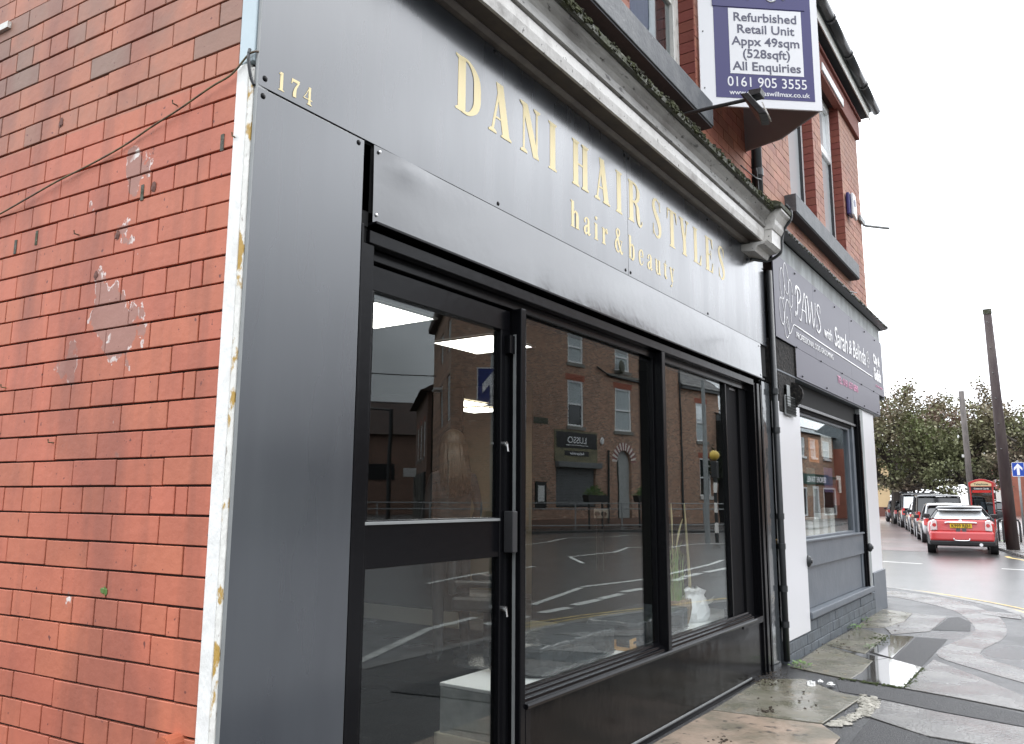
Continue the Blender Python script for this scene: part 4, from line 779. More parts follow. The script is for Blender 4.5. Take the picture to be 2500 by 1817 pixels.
# person standing in the salon, back to the street
def skin_person(loc, rz, label):
    e = empty('person', label, 'person', loc, rz); e.scale = (1.1, 1.1, 1.1)
    V = [(0, 0, 1.0), (0, .0, 1.22), (0, .01, 1.42), (0, 0, 1.52), (0, -.015, 1.64), (0, -.02, 1.76),
         (.10, 0, .95), (.11, .01, .52), (.11, .03, .08), (.12, -.12, .03), (-.10, 0, .95), (-.12, -.03, .52), (-.13, .0, .08), (-.14, -.15, .03),
         (.17, .01, 1.45), (.23, .02, 1.18), (.20, -.16, 1.02), (.16, -.22, 1.04), (-.17, .01, 1.45), (-.23, .02, 1.18), (-.20, -.14, 1.0), (-.17, -.21, 1.02)]
    R_ = [.15, .13, .15, .055, .09, .08, .09, .065, .045, .035, .09, .065, .045, .035, .06, .045, .035, .03, .06, .045, .035, .03]
    E_ = [(0, 1), (1, 2), (2, 3), (3, 4), (4, 5), (0, 6), (6, 7), (7, 8), (8, 9), (0, 10), (10, 11), (11, 12), (12, 13), (2, 14), (14, 15), (15, 16), (16, 17), (2, 18), (18, 19), (19, 20), (20, 21)]
    me = bpy.data.meshes.new('body'); me.from_pydata(V, E_, []); o = link('body', me, 'cloth', e)
    md = o.modifiers.new('skin', 'SKIN'); md.use_smooth_shade = True
    for i, r in enumerate(R_): me.skin_vertices[0].data[i].radius = (r, r * .8)
    me.skin_vertices[0].data[0].use_root = True; ss = o.modifiers.new('sub', 'SUBSURF'); ss.levels = 2; ss.render_levels = 2
    B().ball((0, -.035, 1.70), .098, 16, 12, (.86, 1, 1.2)).obj('head', 'skin', e, smooth=True)
    b = B(); r_ = random.Random(2); b.ball((0, .0, 1.72), .112, 16, 12, (.95, 1, 1.12))
    for k in range(110):
        a = r_.uniform(-.3, PI + .3); x0 = .10 * math.cos(a); y0 = .01 + .09 * math.sin(a); pts = [(x0, y0, 1.72), (x0 * 1.15, y0 + .02, 1.6), (x0 * 1.1 + r_.uniform(-.02, .02), y0 + .05, 1.48), (x0 * .9 + r_.uniform(-.05, .05), y0 + .06, 1.34 + r_.uniform(-.06, .06))]
        b.tube(pts, [.012, .013, .011, .003], 5)
    b.obj('hair', 'hair', e, smooth=True)
    for s in (-1, 1):
        b = B()
        for f in range(4): b.tube([(s * (.165 + f * .012), -.21, 1.03), (s * (.16 + f * .012), -.25, 1.03), (s * (.155 + f * .012), -.275, 1.012)], [.008, .0075, .006], 6)
        b.tube([(s * .16, -.2, 1.05), (s * .145, -.225, 1.06), (s * .14, -.245, 1.055)], [.009, .008, .006], 6); b.obj('fingers', 'skin', e, smooth=True)
        B().ball((s * .12, -.05 - (s < 0) * .03, .045), .075, 10, 6, (.62, 1.7, .6)).obj('shoe', 'cloth', e, smooth=True)
skin_person((4.12, 2.42, 0), 2.6, 'person in dark clothes with long blonde hair standing with their back to the door')
# ================================================================ things fixed to the salon building
# V-shaped letting board
Bz0, Bz1 = 4.57, 6.05
def board(A, Cc, label, front):
    A = Vector((*A, Bz0)); Cc = Vector((*Cc, Bz0)); d = (Cc - A); L_ = d.length; rz = math.atan2(d.y, d.x)
    e = empty('letting_board', label, 'sign', A, rz)
    return e, L_
lb, L_ = board((4.290, .045), (4.945, -.745), 'white and navy letting board jutting out above the shop with the words Refurbished Retail Unit', 1)
bx('backing_board', 0, L_, 0, .018, 0, Bz1 - Bz0, 'signwhite', lb, .002)
bx('blue_panel', .075 * L_ / .98 + .05, L_ - .06, -.0022, 0, .075, 1.40, 'signblue', lb, 0)
pw0, pw1 = .305, .885
bx('white_panel', .255, L_ - .145, -.0044, -.0022, .29, .875, 'signwhite', lb, 0)
bx('banner_strip', .12, L_ - .11, -.0075, -.0022, .885, 1.32, 'signblue', lb, .001)
lc = (.255 + L_ - .145) / 2
for i, (s, z) in enumerate((('Refurbished', .762), ('Retail Unit', .655), ('Appx 49sqm', .545), ('(528sqft)', .436), ('All Enquiries', .322))):
    text('lettering', s, .108, 'signtext', lb, (lc, -.006, z), align='CENTER', bold=.0016, sxy=(1.06, 1))
text('lettering', '0161 905 3555', .098, 'signwhite', lb, (lc - .002, -.004, .178), align='CENTER', bold=.0005, sxy=(1.15, 1.25))
text('lettering', 'www.thomaswillmax.co.uk', .056, 'signwhite', lb, (lc + .012, -.004, .105), align='CENTER', bold=.0006, sxy=(1.12, 1.05))
b = B()   # tail of the script wordmark on the banner
for pts in ([(.62, 1.02, .02), (.66, .93, .022), (.62, .905, .014), (.58, .93, .01)], [(.47, 1.0, .016), (.43, .915, .012), (.40, .94, .01)], [(.70, .99, .014), (.73, .93, .016), (.77, .97, .012)]):
    c = cr(pts, 5); b.tube([(q[0], -.009, q[1] + .045) for q in c], [q[2] / 2 for q in c], 6)
b.obj('wordmark', 'signwhite', lb)
for z in (.15, .65, 1.15): B().ball((.035, -.002, z), .006, 6, 4).obj('nail', 'iron', lb)
lb2 = empty('letting_board', 'brown unprinted back leaf of the V shaped letting board, nearer the drainpipe', 'sign', (4.945, -.735, Bz0), math.atan2(.80, .535))
L2 = math.hypot(.80, .535)
B().poly([(0.02, 0, .0), (L2 * .5, 0, -.035), (L2, 0, .05), (L2, 0, 1.48), (.02, 0, 1.48)], (0, .016, 0)).obj('leaf', 'brown', lb2)
# cranked sign lamp
lm = empty('sign_lamp', 'black swan arm lamp with rusty chipped head reaching out over the fascia', 'lamp', (3.76, .05, 4.25))
B().disc((0, .02, 0), (0, -1, 0), .045, .03, 12).obj('wall_plate', 'rust', lm); B().tube([(0, 0, 0), (0, -.30, -.012), (0, -.60, -.030)], .014, 8).obj('arm', 'iron', lm)
b = B(); b.poly([(-.05, -.57, .02), (-.05, -.66, .01), (-.05, -.65, -.03), (-.05, -.56, -.03)], (.1, 0, 0)); b.obj('bracket', 'iron', lm, .004)
b = B(); b.poly([(-.09, -.58, -.02), (.10, -.58, -.02), (.12, -.66, -.20), (-.07, -.70, -.20)], (0, .06, .01)); b.obj('lamp_head', 'iron', lm, .006)
b = B(); b.poly([(-.06, -.703, -.205), (.07, -.69, -.205), (.05, -.665, -.135), (-.068, -.672, -.11)], (0, .01, .003)); b.obj('chipped_patch', 'oldwhite', lm)
# drainpipe, lower and upper runs
dp = empty('drainpipe', 'black iron drainpipe running down between the two shop fronts', 'drainpipe', (5.675, -.035, 0))
B().tube([(0, 0, .04), (.005, .0, 1.0), (0, 0, 3.50)], .027, 14).obj('pipe', 'iron', dp, smooth=True); B().tube([(.03, .075, 3.9), (.03, .075, 6.6)], .048, 14).obj('pipe', 'iron', dp, smooth=True)
for z in (.32, .62, .98, 1.24, 2.0, 2.35): B().tube([(0, 0, z), (0, 0, z + .05)], .034, 14).obj('collar', 'iron', dp); bx('ear', .03, .075, -.01, .01, z + .01, z + .035, 'iron', dp, .002)
B().tube([(.03, .075, 4.45), (.03, .075, 4.52)], .057, 14).obj('collar', 'iron', dp); B().tube([(.03, .075, 5.1), (.03, .075, 5.2)], .057, 14).obj('collar', 'iron', dp)
def cable(pts, r, label, m='iron', n=6, name='cable'):
    o = B().tube(cr(pts, n), r, 6).obj(name, m, None, smooth=True); tag(o, label, 'cable'); return o
cable([(5.4, .05, 3.97), (5.46, .03, 4.08), (5.52, .0, 4.02), (5.60, .0, 4.10), (5.62, .02, 4.5)], .007, 'loose black cable loop behind the cornice by the drainpipe')
cable([(5.3, .05, 4.18), (5.5, -.0, 4.16), (5.75, .0, 4.27), (5.98, -.02, 4.17), (6.0, -.03, 4.10)], .008, 'stiff black cable crossing the drainpipe and ending in the air')
cable([(5.25, .05, 4.40), (5.5, .0, 4.36), (5.7, .0, 4.40), (5.9, .06, 4.37)], .006, 'thin black cable round the drainpipe just under its collar')
pts = [P3(s, .02 + .004 * math.sin(s * 6), z) for s, z in ((.0, 2.885), (.03, 2.878), (.10, 2.83), (.20, 2.809), (.363, 2.768), (.52, 2.738), (.68, 2.703), (.88, 2.672), (1.09, 2.643), (1.30, 2.606), (1.53, 2.573), (2.1, 2.5))]
cable([(-.004, -.006, 2.892)] + pts, .0036, 'old brown cable slung diagonally across the painted brick wall', 'rust')
cable([P3(.02, .02, 2.90), P3(.012, .03, 2.86), P3(.008, .02, 2.80), P3(.0, .01, 2.77)], .006, 'short cable tail by the corner board', 'iron')
r_ = random.Random(8)
def wallbit(s, z, kind, label):
    p = Vector(P3(s, .004, z)); n = Vector((-WD.y, WD.x, 0))
    if kind == 'screw': tag(B().tube([p, p + n * .02, p + n * .022 + Vector((0, 0, .012))], .0028, 6).obj('wall_hook', 'rust'), label, 'hook')
    if kind == 'slot': tag(B().poly([p + WD * a + Vector((0, 0, c)) for a, c in ((-.008, -.03), (.008, -.03), (.008, .03), (-.008, .03))], n * .003).obj('wall_tab', 'lead'), label, 'tab')
    if kind == 'hole': tag(B().ball(p, .014, 10, 6, (.25, 1.1, 1.3), .3).obj('wall_hole', 'plinthb'), label, 'hole')  # dark cap on the brick; the hollow's shade is put into its colour
wallbit(.145, 2.60, 'slot', 'grey metal tab in the joint nearest the corner board'); wallbit(.56, 2.50, 'slot', 'grey metal tab just above the slung cable'); wallbit(1.22, 2.435, 'slot', 'right of the pair of grey metal tabs at the picture left'); wallbit(1.37, 2.42, 'slot', 'left of the pair of grey metal tabs at the picture left')
wallbit(.50, 2.51, 'hole', 'torn hole in the red brick right of the cable tab'); wallbit(.69, 2.36, 'hole', 'round dark hole under the cable in the peeled bricks'); wallbit(.80, 2.22, 'hole', 'lowest dark hole among the peeled bricks'); wallbit(1.13, 2.91, 'hole', 'dark hole in the unpainted upper bricks')
for s, z, l in ((.40, 2.80, 'bent rusty hook in the upper unpainted bricks'), (.075, 2.60, 'small rusty hook beside the corner board'), (1.33, 1.83, 'tiny hook at the left edge of the wall'), (.97, 1.60, 'rusty hook below the peeled patch'), (.93, 2.40, 'hook where the slung cable is pinned')): wallbit(s, z, 'screw', l)
p = Vector(P3(.17, 0, .655)); n = Vector((-WD.y, WD.x, 0))
tag(B().tube([p - n * .02, p + n * .03, p + n * .06], .035, 14).tube([p + n * .02, p + n * .062], .028, 12).obj('clay_pipe_stub', 'terracotta', smooth=False), 'short red clay pipe stub sticking out low on the painted wall', 'pipe')
p = Vector(P3(.605, .003, 1.085)); tag(B().ball(p, .022, 9, 5, (.12, 1.2, .8), .3).obj('moss_spot', 'leafg'), 'small green moss spot on the painted brick wall', 'moss')
tag(B().poly([P3(1.60, 0, 3.475), P3(9, 0, 3.475), P3(9, .02, 3.475), P3(1.60, .02, 3.475)], (0, 0, .03)).obj('ledge', 'oldwhite'), 'pale ledge running along the brick wall near the top left', 'ledge')

# ================================================================ THE NEIGHBOUR (dog grooming shop)
nb_ = empty('shop_building', 'red brick neighbour building holding the mauve grey dog grooming shop front', 'building', (5.75, 0, 0))
NX = 5.75
def nx_(name, x0, x1, y0, y1, z0, z1, m, b=.003): return bx(name, x0 - NX, x1 - NX, y0, y1, z0, z1, m, nb_, b)
XE = 10.92
W1o = (7.0, 8.14, 4.66, 6.90); W2o = (8.56, 9.72, 4.66, 6.90)
brickwall(nb_, 'f', 5.70 - NX, XE - NX, 4.02, 7.1, [tuple((a[0] - NX, a[1] - NX, a[2], a[3])) for a in (W1o, W2o)], 'facing2', 'joint2', 298, seed=8, sel=lambda x, z: (z < 6.9 and x > .0 and (z < 5.6 or x > 2.3)), zphase=1.36)
b = B()
for a in ((5.70, W1o[0], 3.6, 7.2), (W1o[1], W2o[0], 3.6, 7.2), (W2o[1], XE, 3.6, 7.2), (W1o[0], W1o[1], 3.6, 4.66), (W1o[0], W1o[1], 6.9, 7.2), (W2o[0], W2o[1], 3.6, 4.66), (W2o[0], W2o[1], 6.9, 7.2)): b.box(a[0] - NX, a[1] - NX, YU + .010, .35, a[2], a[3])
b.box(5.7 - NX, XE - NX, .35, 8.5, 3.6, 7.2); b.obj('front_wall_backing', 'joint2', nb_)
b = B().box(XE - NX - .02, XE - NX + .005, .09, 8.5, .0, 7.2).obj('gable_wall', 'obrick', nb_)
me_n = B().box(0, .014, 0, .16, 0, .088).mesh('reveal_brick'); me_n.materials.append(M['redbrick'])
for wo_ in (W1o, W2o):
    for k in range(24): o = link('reveal_brick', me_n, None, nb_); o.location = (wo_[1] - .014 - NX, YU - .001, 4.665 + k * .0947)
def nwin(x0, x1, head):
    f = B(); y = .19; z0, z1 = 4.66, 6.88; t = .085
    f.box(x0, x0 + t, y, y + .07, z0, z1).box(x1 - t, x1, y, y + .07, z0, z1).box(x0 + t, x1 - t, y, y + .07, z1 - t, z1).box(x0 + t, x1 - t, y, y + .07, z0, z0 + t)
    f.box(x0 + t, x1 - t, y - .01, y + .07, 6.02, 6.12).box(x0 + t, x0 + t + .045, y - .012, y + .05, 6.12, z1 - t).box(x1 - t - .045, x1 - t, y - .012, y + .05, 6.12, z1 - t).box(x0 + t, x1 - t, y - .012, y + .05, z1 - t - .05, z1 - t)
    o = f.obj('window', 'pvc', nb_, .005); B().box(x0 + t, x1 - t, y + .03, y + .036, z0 + t, z1 - t).obj('pane', 'skyglass', o)
    B().box(x0 + t, x1 - t, y + .02, y + .031, z0 + t, z0 + t + .02).box(x1 - t - .012, x1 - t, y - .004, y + .03, z0 + t, 6.02).obj('gasket', 'trim', o)
nwin(W1o[0] - NX, W1o[1] - .015 - NX, 0); nwin(W2o[0] - NX, W2o[1] - .015 - NX, 0)
nx_('window_head', 8.60, 9.80, .0, .12, 6.90, 7.02, 'pvc', .01)
nx_('window_sill', 6.72, 9.86, -.05, .2, 4.40, 4.60, 'sill', .006); nx_('sill_underside', 6.73, 9.85, -.04, .069, 4.386, 4.40, 'silldark')
# eaves: terracotta band, soffit, fascia, gutter
nx_('terracotta_band', 5.7, 10.95, .02, .12, 6.86, 7.16, 'redbrick', .01); nx_('eaves_moulding', 5.7, 11.0, -.01, .12, 7.165, 7.21, 'redbrick', .01)
nx_('soffit', 5.4, 11.2, -.09, .2, 7.30, 7.315, 'silldark'); nx_('fascia_board', 5.4, 11.2, -.105, -.09, 7.25, 7.40, 'oldwhite')
gt = []
for k in range(6):
    x0 = 5.4 + k * 1.0; B().tube([(x0 - NX + .004, -.17, 7.46), (x0 + .985 - NX, -.17, 7.46)], .06, 12).obj('gutter', 'iron', nb_, smooth=True); B().tube([(x0 - NX - .02, -.17, 7.46), (x0 - NX + .03, -.17, 7.46)], .068, 12).obj('gutter_joint', 'iron', nb_)
B().poly([(5.4 - NX, -.12, 7.44), (5.4 - NX, 4, 9.4), (5.4 - NX, 8.6, 7.36)], (5.92, 0, 0)).obj('roof', 'slate', nb_)
# cornice strip over the sign
nx_('cornice_board', 5.76, 11.10, -.035, .06, 3.72, 3.925, 'greypost', .006); B().prof([(-.045, 3.93), (-.13, 3.945), (-.135, 3.975), (.06, 4.01), (.06, 3.93)], 5.95 - NX, 11.3 - NX).obj('lead_flashing', 'iron', nb_)
r_ = random.Random(4); b = B()
for k in range(60): b.ball((5.9 - NX + k * .09, -.137, 3.95 + r_.uniform(-.01, .01)), r_.uniform(.012, .022), 5, 4, (1.6, .6, .8), .3)
stuff(b.obj('torn_flashing_edge', 'lead', nb_))
cable([(5.75, .0, 3.98), (6.3, .02, 4.08), (7.2, .03, 4.10), (8.6, .03, 4.07), (9.6, .03, 4.18), (10.0, .03, 4.25)], .008, 'black cable sagging across the neighbour bricks under the long sill')
cable([(5.62, -.08, 3.86), (5.8, -.1, 3.80), (6.1, -.06, 3.84)], .009, 'short pale grey cable by the broken cornice end', 'galv')
# mauve sign: upper board and lower shutter box
gs = empty('grooming_sign', 'mauve grey PAWS dog grooming fascia sign with white line drawn paw and lettering', 'sign', (0, 0, 0)); YS = -.05
bx('upper_board', 5.76, 7.2, YS, YS + .012, 2.90, 3.715, 'mauve', gs, .001)
bx('upper_board', 7.202, 8.95, YS, YS + .012, 2.90, 3.715, 'mauve', gs, .001); bx('upper_board', 8.952, 11.1, YS, YS + .012, 2.90, 3.715, 'mauve', gs, .001)
bx('lower_board', 6.40, 8.95, YS - .0, YS + .012, 2.60, 2.897, 'mauve', gs, .001); bx('lower_board', 8.952, 10.70, YS, YS + .012, 2.60, 2.897, 'mauve', gs, .001)
bx('box_underside', 5.78, 10.70, YS + .012, .16, 2.585, 2.60, 'greypaint', gs, .001); bx('sign_end_cap', 11.1, 11.13, YS, .09, 2.86, 3.70, 'greypost', gs, .004); bx('box_back', 5.77, 11.1, .10, .16, 2.6, 3.70, 'silldark', gs, 0)
bx('open_box_lining', 5.775, 6.385, -.035, .10, 2.47, 2.895, 'nest', gs, .01); bx('open_box_edge', 6.385, 6.40, YS, .10, 2.60, 2.90, 'nest', gs, .001)
r_ = random.Random(31); b = B()
for k in range(70):
    p = Vector((r_.uniform(5.8, 6.35), r_.uniform(-.03, .05), r_.uniform(2.48, 2.88))); pts = [p]
    for q in range(4): p = p + Vector((r_.uniform(-.06, .06), r_.uniform(-.015, .015), r_.uniform(-.06, .06))); pts.append(p)
    b.tube(pts, .0016, 4)
for k in range(40): p = Vector((r_.uniform(5.9, 6.2), r_.uniform(-.04, .04), 2.2 + r_.uniform(0, .06))); b.tube([p, p + Vector((r_.uniform(-.06, .06), 0, r_.uniform(-.07, -.0)))], .002, 4)
o = b.obj('cobwebs', 'nest'); tag(o, 'dusty cobwebs and old nest in the open end of the mauve sign box', 'cobweb'); stuff(o)
mc = empty('shutter_motor', 'dusty shutter drum end and mesh guard below the open mauve sign box', 'shutter motor', (5.93, -.02, 2.17))
bx('housing', -.14, .05, -.02, .10, .03, .40, 'nest', mc, .02); B().tube([(.30, -.0, .24), (.34, -.0, .24), (.38, .03, .24)], .12, 16).obj('drum', 'nest', mc); bx('guard', -.02, .32, -.045, -.03, .02, .20, 'galv', mc, .002); bx('bracket', .02, .12, -.052, -.045, .10, .30, 'greypost', mc, .004)
b = B()
for i in range(12): b.box(-.015 + i * .028, -.008 + i * .028, -.050, -.047, .03, .19)
for i in range(7): b.box(-.015, .315, -.0525, -.0505, .03 + i * .026, .036 + i * .026)
stuff(b.obj('mesh', 'void', mc))
for x in (6.6, 7.6, 8.6, 9.6, 10.5): B().ball((x, YS - .001, 2.63), .012, 6, 4).obj('rivet', 'iron', gs)
for x in (6.5, 7.3, 8.2, 9.1, 9.9, 10.6): B().ball((x, YS - .001, 3.67), .012, 6, 4).obj('rivet', 'iron', gs)
for x in (6.43, 7.4, 8.4, 9.5, 10.3): B().ball((x, YS - .001, 2.90), .012, 6, 4).obj('rivet', 'iron', gs)
def line2(name, pts, r, m='txtwhite', n=8): return B().tube([(x, YS - .003, z) for x, z in cr(pts, n)], r, 5).obj(name, m, gs, smooth=True)
def oval(cx, cz, rx, rz, tilt, name='paw_pad_outline'):
    pts = []
    for i in range(25): a = 2 * PI * i / 24; u, v = rx * math.cos(a), rz * math.sin(a); pts.append((cx + u * math.cos(tilt) - v * math.sin(tilt), cz + u * math.sin(tilt) + v * math.cos(tilt)))
    return line2(name, pts, .007, n=1)
oval(6.03, 3.46, .072, .155, .0); oval(6.17, 3.54, .075, .155, .12); oval(6.31, 3.42, .065, .14, .0); oval(5.98, 3.18, .07, .13, .15)
line2('paw_pad_outline', [(6.30, 3.12), (6.27, 3.26), (6.17, 3.33), (6.08, 3.20), (6.05, 3.02), (6.10, 2.94), (6.18, 2.98), (6.20, 3.06), (6.15, 3.15), (6.12, 3.10), (6.17, 3.04), (6.2, 3.0), (6.26, 3.02), (6.36, 3.11), (6.44, 3.12)], .007)
line2('underline', [(6.44, 3.12), (7.5, 3.11), (8.8, 3.105), (10.30, 3.10)], .010, n=2)
def stext(body, x0, x1, z, h, m='txtwhite', shear=.25, bold=.004, align='LEFT'):
    o = text('lettering', body, 1, m, gs, (0, 0, 0), shear=shear, bold=0, ext=.0002)
    xs = [v.co.x for v in o.data.vertices]; zs = [v.co.z for v in o.data.vertices]; bpy.data.objects.remove(o)
    sx_, sz_ = (x1 - x0) / (max(xs) - min(xs)), h / (max(zs) - min(zs))
    return text('lettering', body, 1, m, gs, (x0 - min(xs) * sx_, YS - .003, z - min(zs) * sz_), shear=shear, bold=bold, sxy=(sx_, sz_), ext=.0012)
# PAWS in looping swash capitals
def swash(pts, r): 
    c = cr(pts, 7); B().tube([(q[0], YS - .004 - .0004 * (i % 3), q[1]) for i, q in enumerate(c)], [r * q[2] for q in c], 6).obj('letter', 'txtwhite', gs, smooth=True)
swash([(6.46, 3.22, 1.2), (6.47, 3.27, .8), (6.51, 3.25, .8), (6.55, 3.35, 1.2), (6.56, 3.50, 1.5), (6.50, 3.52, .8), (6.47, 3.44, .8), (6.52, 3.54, .9), (6.64, 3.53, 1.3), (6.68, 3.46, 1.4), (6.62, 3.39, .9), (6.57, 3.38, .7)], .014)
swash([(6.60, 3.22, 1.2), (6.66, 3.22, .7), (6.74, 3.38, .8), (6.83, 3.53, 1), (6.86, 3.42, 1.6), (6.87, 3.22, 1.4)], .014); swash([(6.70, 3.33, .7), (6.78, 3.34, .7), (6.88, 3.33, .7)], .012)
swash([(6.90, 3.50, .8), (6.94, 3.52, 1), (6.97, 3.40, 1.6), (6.98, 3.24, 1.2), (7.06, 3.36, .8), (7.11, 3.50, .9), (7.13, 3.36, 1.6), (7.15, 3.23, 1.1), (7.23, 3.36, .8), (7.27, 3.52, .9)], .014)
swash([(7.47, 3.44, .9), (7.46, 3.51, 1), (7.38, 3.52, .9), (7.34, 3.44, 1.3), (7.42, 3.36, 1.6), (7.45, 3.27, 1.4), (7.37, 3.21, 1), (7.28, 3.24, 1), (7.31, 3.29, .9)], .014)
stext('with', 7.62, 7.98, 3.21, .13, bold=.01); stext('Sarah', 8.10, 8.78, 3.19, .24, bold=.008); stext('&', 8.85, 9.02, 3.21, .18); stext('Belinda', 9.08, 9.86, 3.2, .22, bold=.008)
oval(9.97, 3.34, .028, .05, 0); oval(10.05, 3.37, .028, .05, 0); oval(10.10, 3.30, .025, .045, 0); oval(10.0, 3.24, .045, .045, 0)
stext('PROFESSIONAL DOG GROOMING', 6.45, 7.98, 3.00, .062, shear=0, bold=.004)
stext('TEL: 0161 637 6890', 8.14, 9.25, 2.76, .085, m='txtpink', shear=0, bold=.004)
stext('City &', 10.42, 10.86, 3.28, .17, shear=0, bold=.05); stext('Guilds', 10.40, 10.90, 3.09, .16, shear=0, bold=.05); stext('QUALIFIED', 10.48, 10.98, 2.99, .03, m='txtpink', shear=0)
for o_ in gs.children:
    if o_.name.split('.')[0] in ('letter', 'paw_pad_outline', 'underline'):
        for v_ in o_.data.vertices: v_.co.y = YS - .0022 + (v_.co.y - YS + .004) * .10
# shop front below
nx_('white_pilaster', 5.74, 6.485, -.035, .02, .19, 2.30, 'whitepanel', .002); nx_('white_pilaster', 9.60, 10.36, -.01, .06, .50, 2.60, 'whitepanel', .003)
nx_('weathered_post', 9.42, 9.60, -.02, .06, .30, 2.58, 'greypost', .003); nx_('pilaster_base', 9.62, 10.42, -.03, .1, -.02, .50, 'greypaint', .006)
nx_('shutter_guide', 6.487, 6.52, -.02, .06, .33, 2.50, 'black'); nx_('shutter_guide', 9.30, 9.35, -.01, .06, .25, 2.50, 'black'); nx_('shutter_guide', 9.36, 9.41, -.03, .06, .25, 2.50, 'black')
nx_('shutter_slot', 6.5, 9.4, .03, .12, 2.30, 2.585, 'void'); nx_('shutter_slot_lip', 6.5, 9.35, -.0, .03, 2.33, 2.36, 'black')
wn = B(); 
for a in ((6.52, 6.60, 1.0, 2.33), (9.00, 9.10, 1.0, 2.33), (6.60, 9.0, 2.27, 2.33), (6.60, 9.0, 1.0, 1.045)): wn.box(a[0] - NX, a[1] - NX, .05, .10, a[2], a[3])
wn = wn.obj('shop_window', 'greypaint', nb_, .004); B().box(6.6 - NX, 9.0 - NX, .078, .083, 1.04, 2.28).obj('pane', 'glass', wn)
for x in (9.11, 9.17, 9.23): nx_('window_jamb', x, x + .055, .02 + (x - 9.1) * .1, .1, 1.0, 2.33, 'greypaint', .006)
nx_('apron_board', 6.54, 9.28, .0, .05, .76, 1.0, 'greypaint', .004); nx_('apron_ledge', 6.53, 9.28, -.02, .06, 1.001, 1.02, 'greypaint', .003)
nx_('lower_panel', 6.62, 9.20, .03, .06, .36, .755, 'greypaint', .002); nx_('panel_stile', 6.53, 6.615, .02, .06, .36, .755, 'greypaint', .002); nx_('panel_stile', 9.205, 9.30, .015, .06, .36, .755, 'greypaint', .002)
nx_('stone_ledge', 6.50, 9.50, -.055, .06, .29, .355, 'greypaint', .01)
r_ = random.Random(6)
for row in range(3):
    for i in range(18):
        x0 = 5.76 + i * .25 - (row % 2) * .125; x1 = x0 + .246
        if x0 < 5.76: x0 = 5.76
        if x0 > 9.6: continue
        nx_('plinth_brick', x0, min(x1, 9.62), -.03 + r_.uniform(-.004, .004), .06, -.02 + row * .098, .072 + row * .098, 'greybrick', .006)
nx_('plinth_core', 5.75, 9.62, -.02, .1, -.03, .29, 'greybrick', 0)
for x, y in ((6.50, -.04), (9.38, -.05)): B().ball((x - NX, y, .83), .05, 10, 8, (.8, .7, 1.1)).disc((x - NX, y + .02, .83), (0, -1, 0), .02, .06, 8).obj('shutter_lock', 'iron', nb_, smooth=True)
gi = empty('grooming_interior', 'grey room behind the grooming shop window with posters', 'room', (6.5, .2, 0))
B().box(-.7, 3.0, 2.1, 2.2, 0, 2.6).box(-.75, -.7, 0, 2.1, 0, 2.6).box(2.95, 3.0, 0, 2.1, 0, 2.6).box(-.7, 3, 0, 2.1, 2.55, 2.6).box(-.7, 3, 0, 2.1, -.02, 0).obj('walls', 'ifar', gi)
for i, (x, z, w, h, m) in enumerate(((.9, 1.82, .42, .26, 'orange'), (1.5, 1.5, .4, .28, 'signblue'), (1.45, 1.9, .5, .25, 'paper'), (.75, 1.45, .35, .3, 'tgreen'), (1.9, 1.35, .3, .3, 'redbrick'), (2.1, 1.5, .22, .2, 'paper'))):
    tag(bx('poster', 6.5 + x, 6.5 + x + w, .125, .128, z, z + h, m, None, 0), ('orange poster inside the grooming window', 'blue poster inside the grooming window', 'large pale poster inside the grooming window', 'dark green poster inside the grooming window', 'dull red poster inside the grooming window', 'small white notice inside the grooming window')[i], 'poster')
for i, (x, h) in enumerate(((7.35, .16), (7.62, .20), (8.0, .24), (8.35, .3))): tag(bx('display_box', x, x + .2, .16, .26, 1.02, 1.02 + h, 'paper' if i % 2 else 'pvc', None, .01), ('first', 'second', 'third', 'fourth')[i] + ' pale box from the left on the grooming window ledge', 'box')
bx('window_board', 0, 2.6, -.1, .12, .98, 1.018, 'wood', gi)
al = empty('burglar_alarm', 'blue and white burglar alarm box high on the neighbour brick wall', 'alarm', (9.95, .06, 5.50))
B().poly([(-.16, 0, -.2), (.14, 0, -.2), (.14, 0, .2), (-.16, 0, .2)], (0, -.06, 0)).obj('case', 'signblue', al, .02); B().poly([(-.09, -.062, -.20), (.15, -.062, -.26), (.17, -.062, -.02), (.12, -.062, .20), (-.09, -.062, .20)], (0, -.05, 0)).obj('cover', 'pvc', al, .02)
B().tube([(0, -.115, .02), (0, -.118, .02)], .07, 16).obj('lens', 'signblue', al)
br = empty('wall_bracket', 'small grey bracket and stub pole at the far corner of the neighbour wall', 'bracket', (10.9, .06, 5.55)); bx('plate', -.25, .1, -.03, 0, -.05, .03, 'galv', br); B().tube([(.1, -.03, -.04), (.42, -.30, -.04)], .022, 8).obj('arm', 'galv', br)
al.scale = (.8, .8, .8)
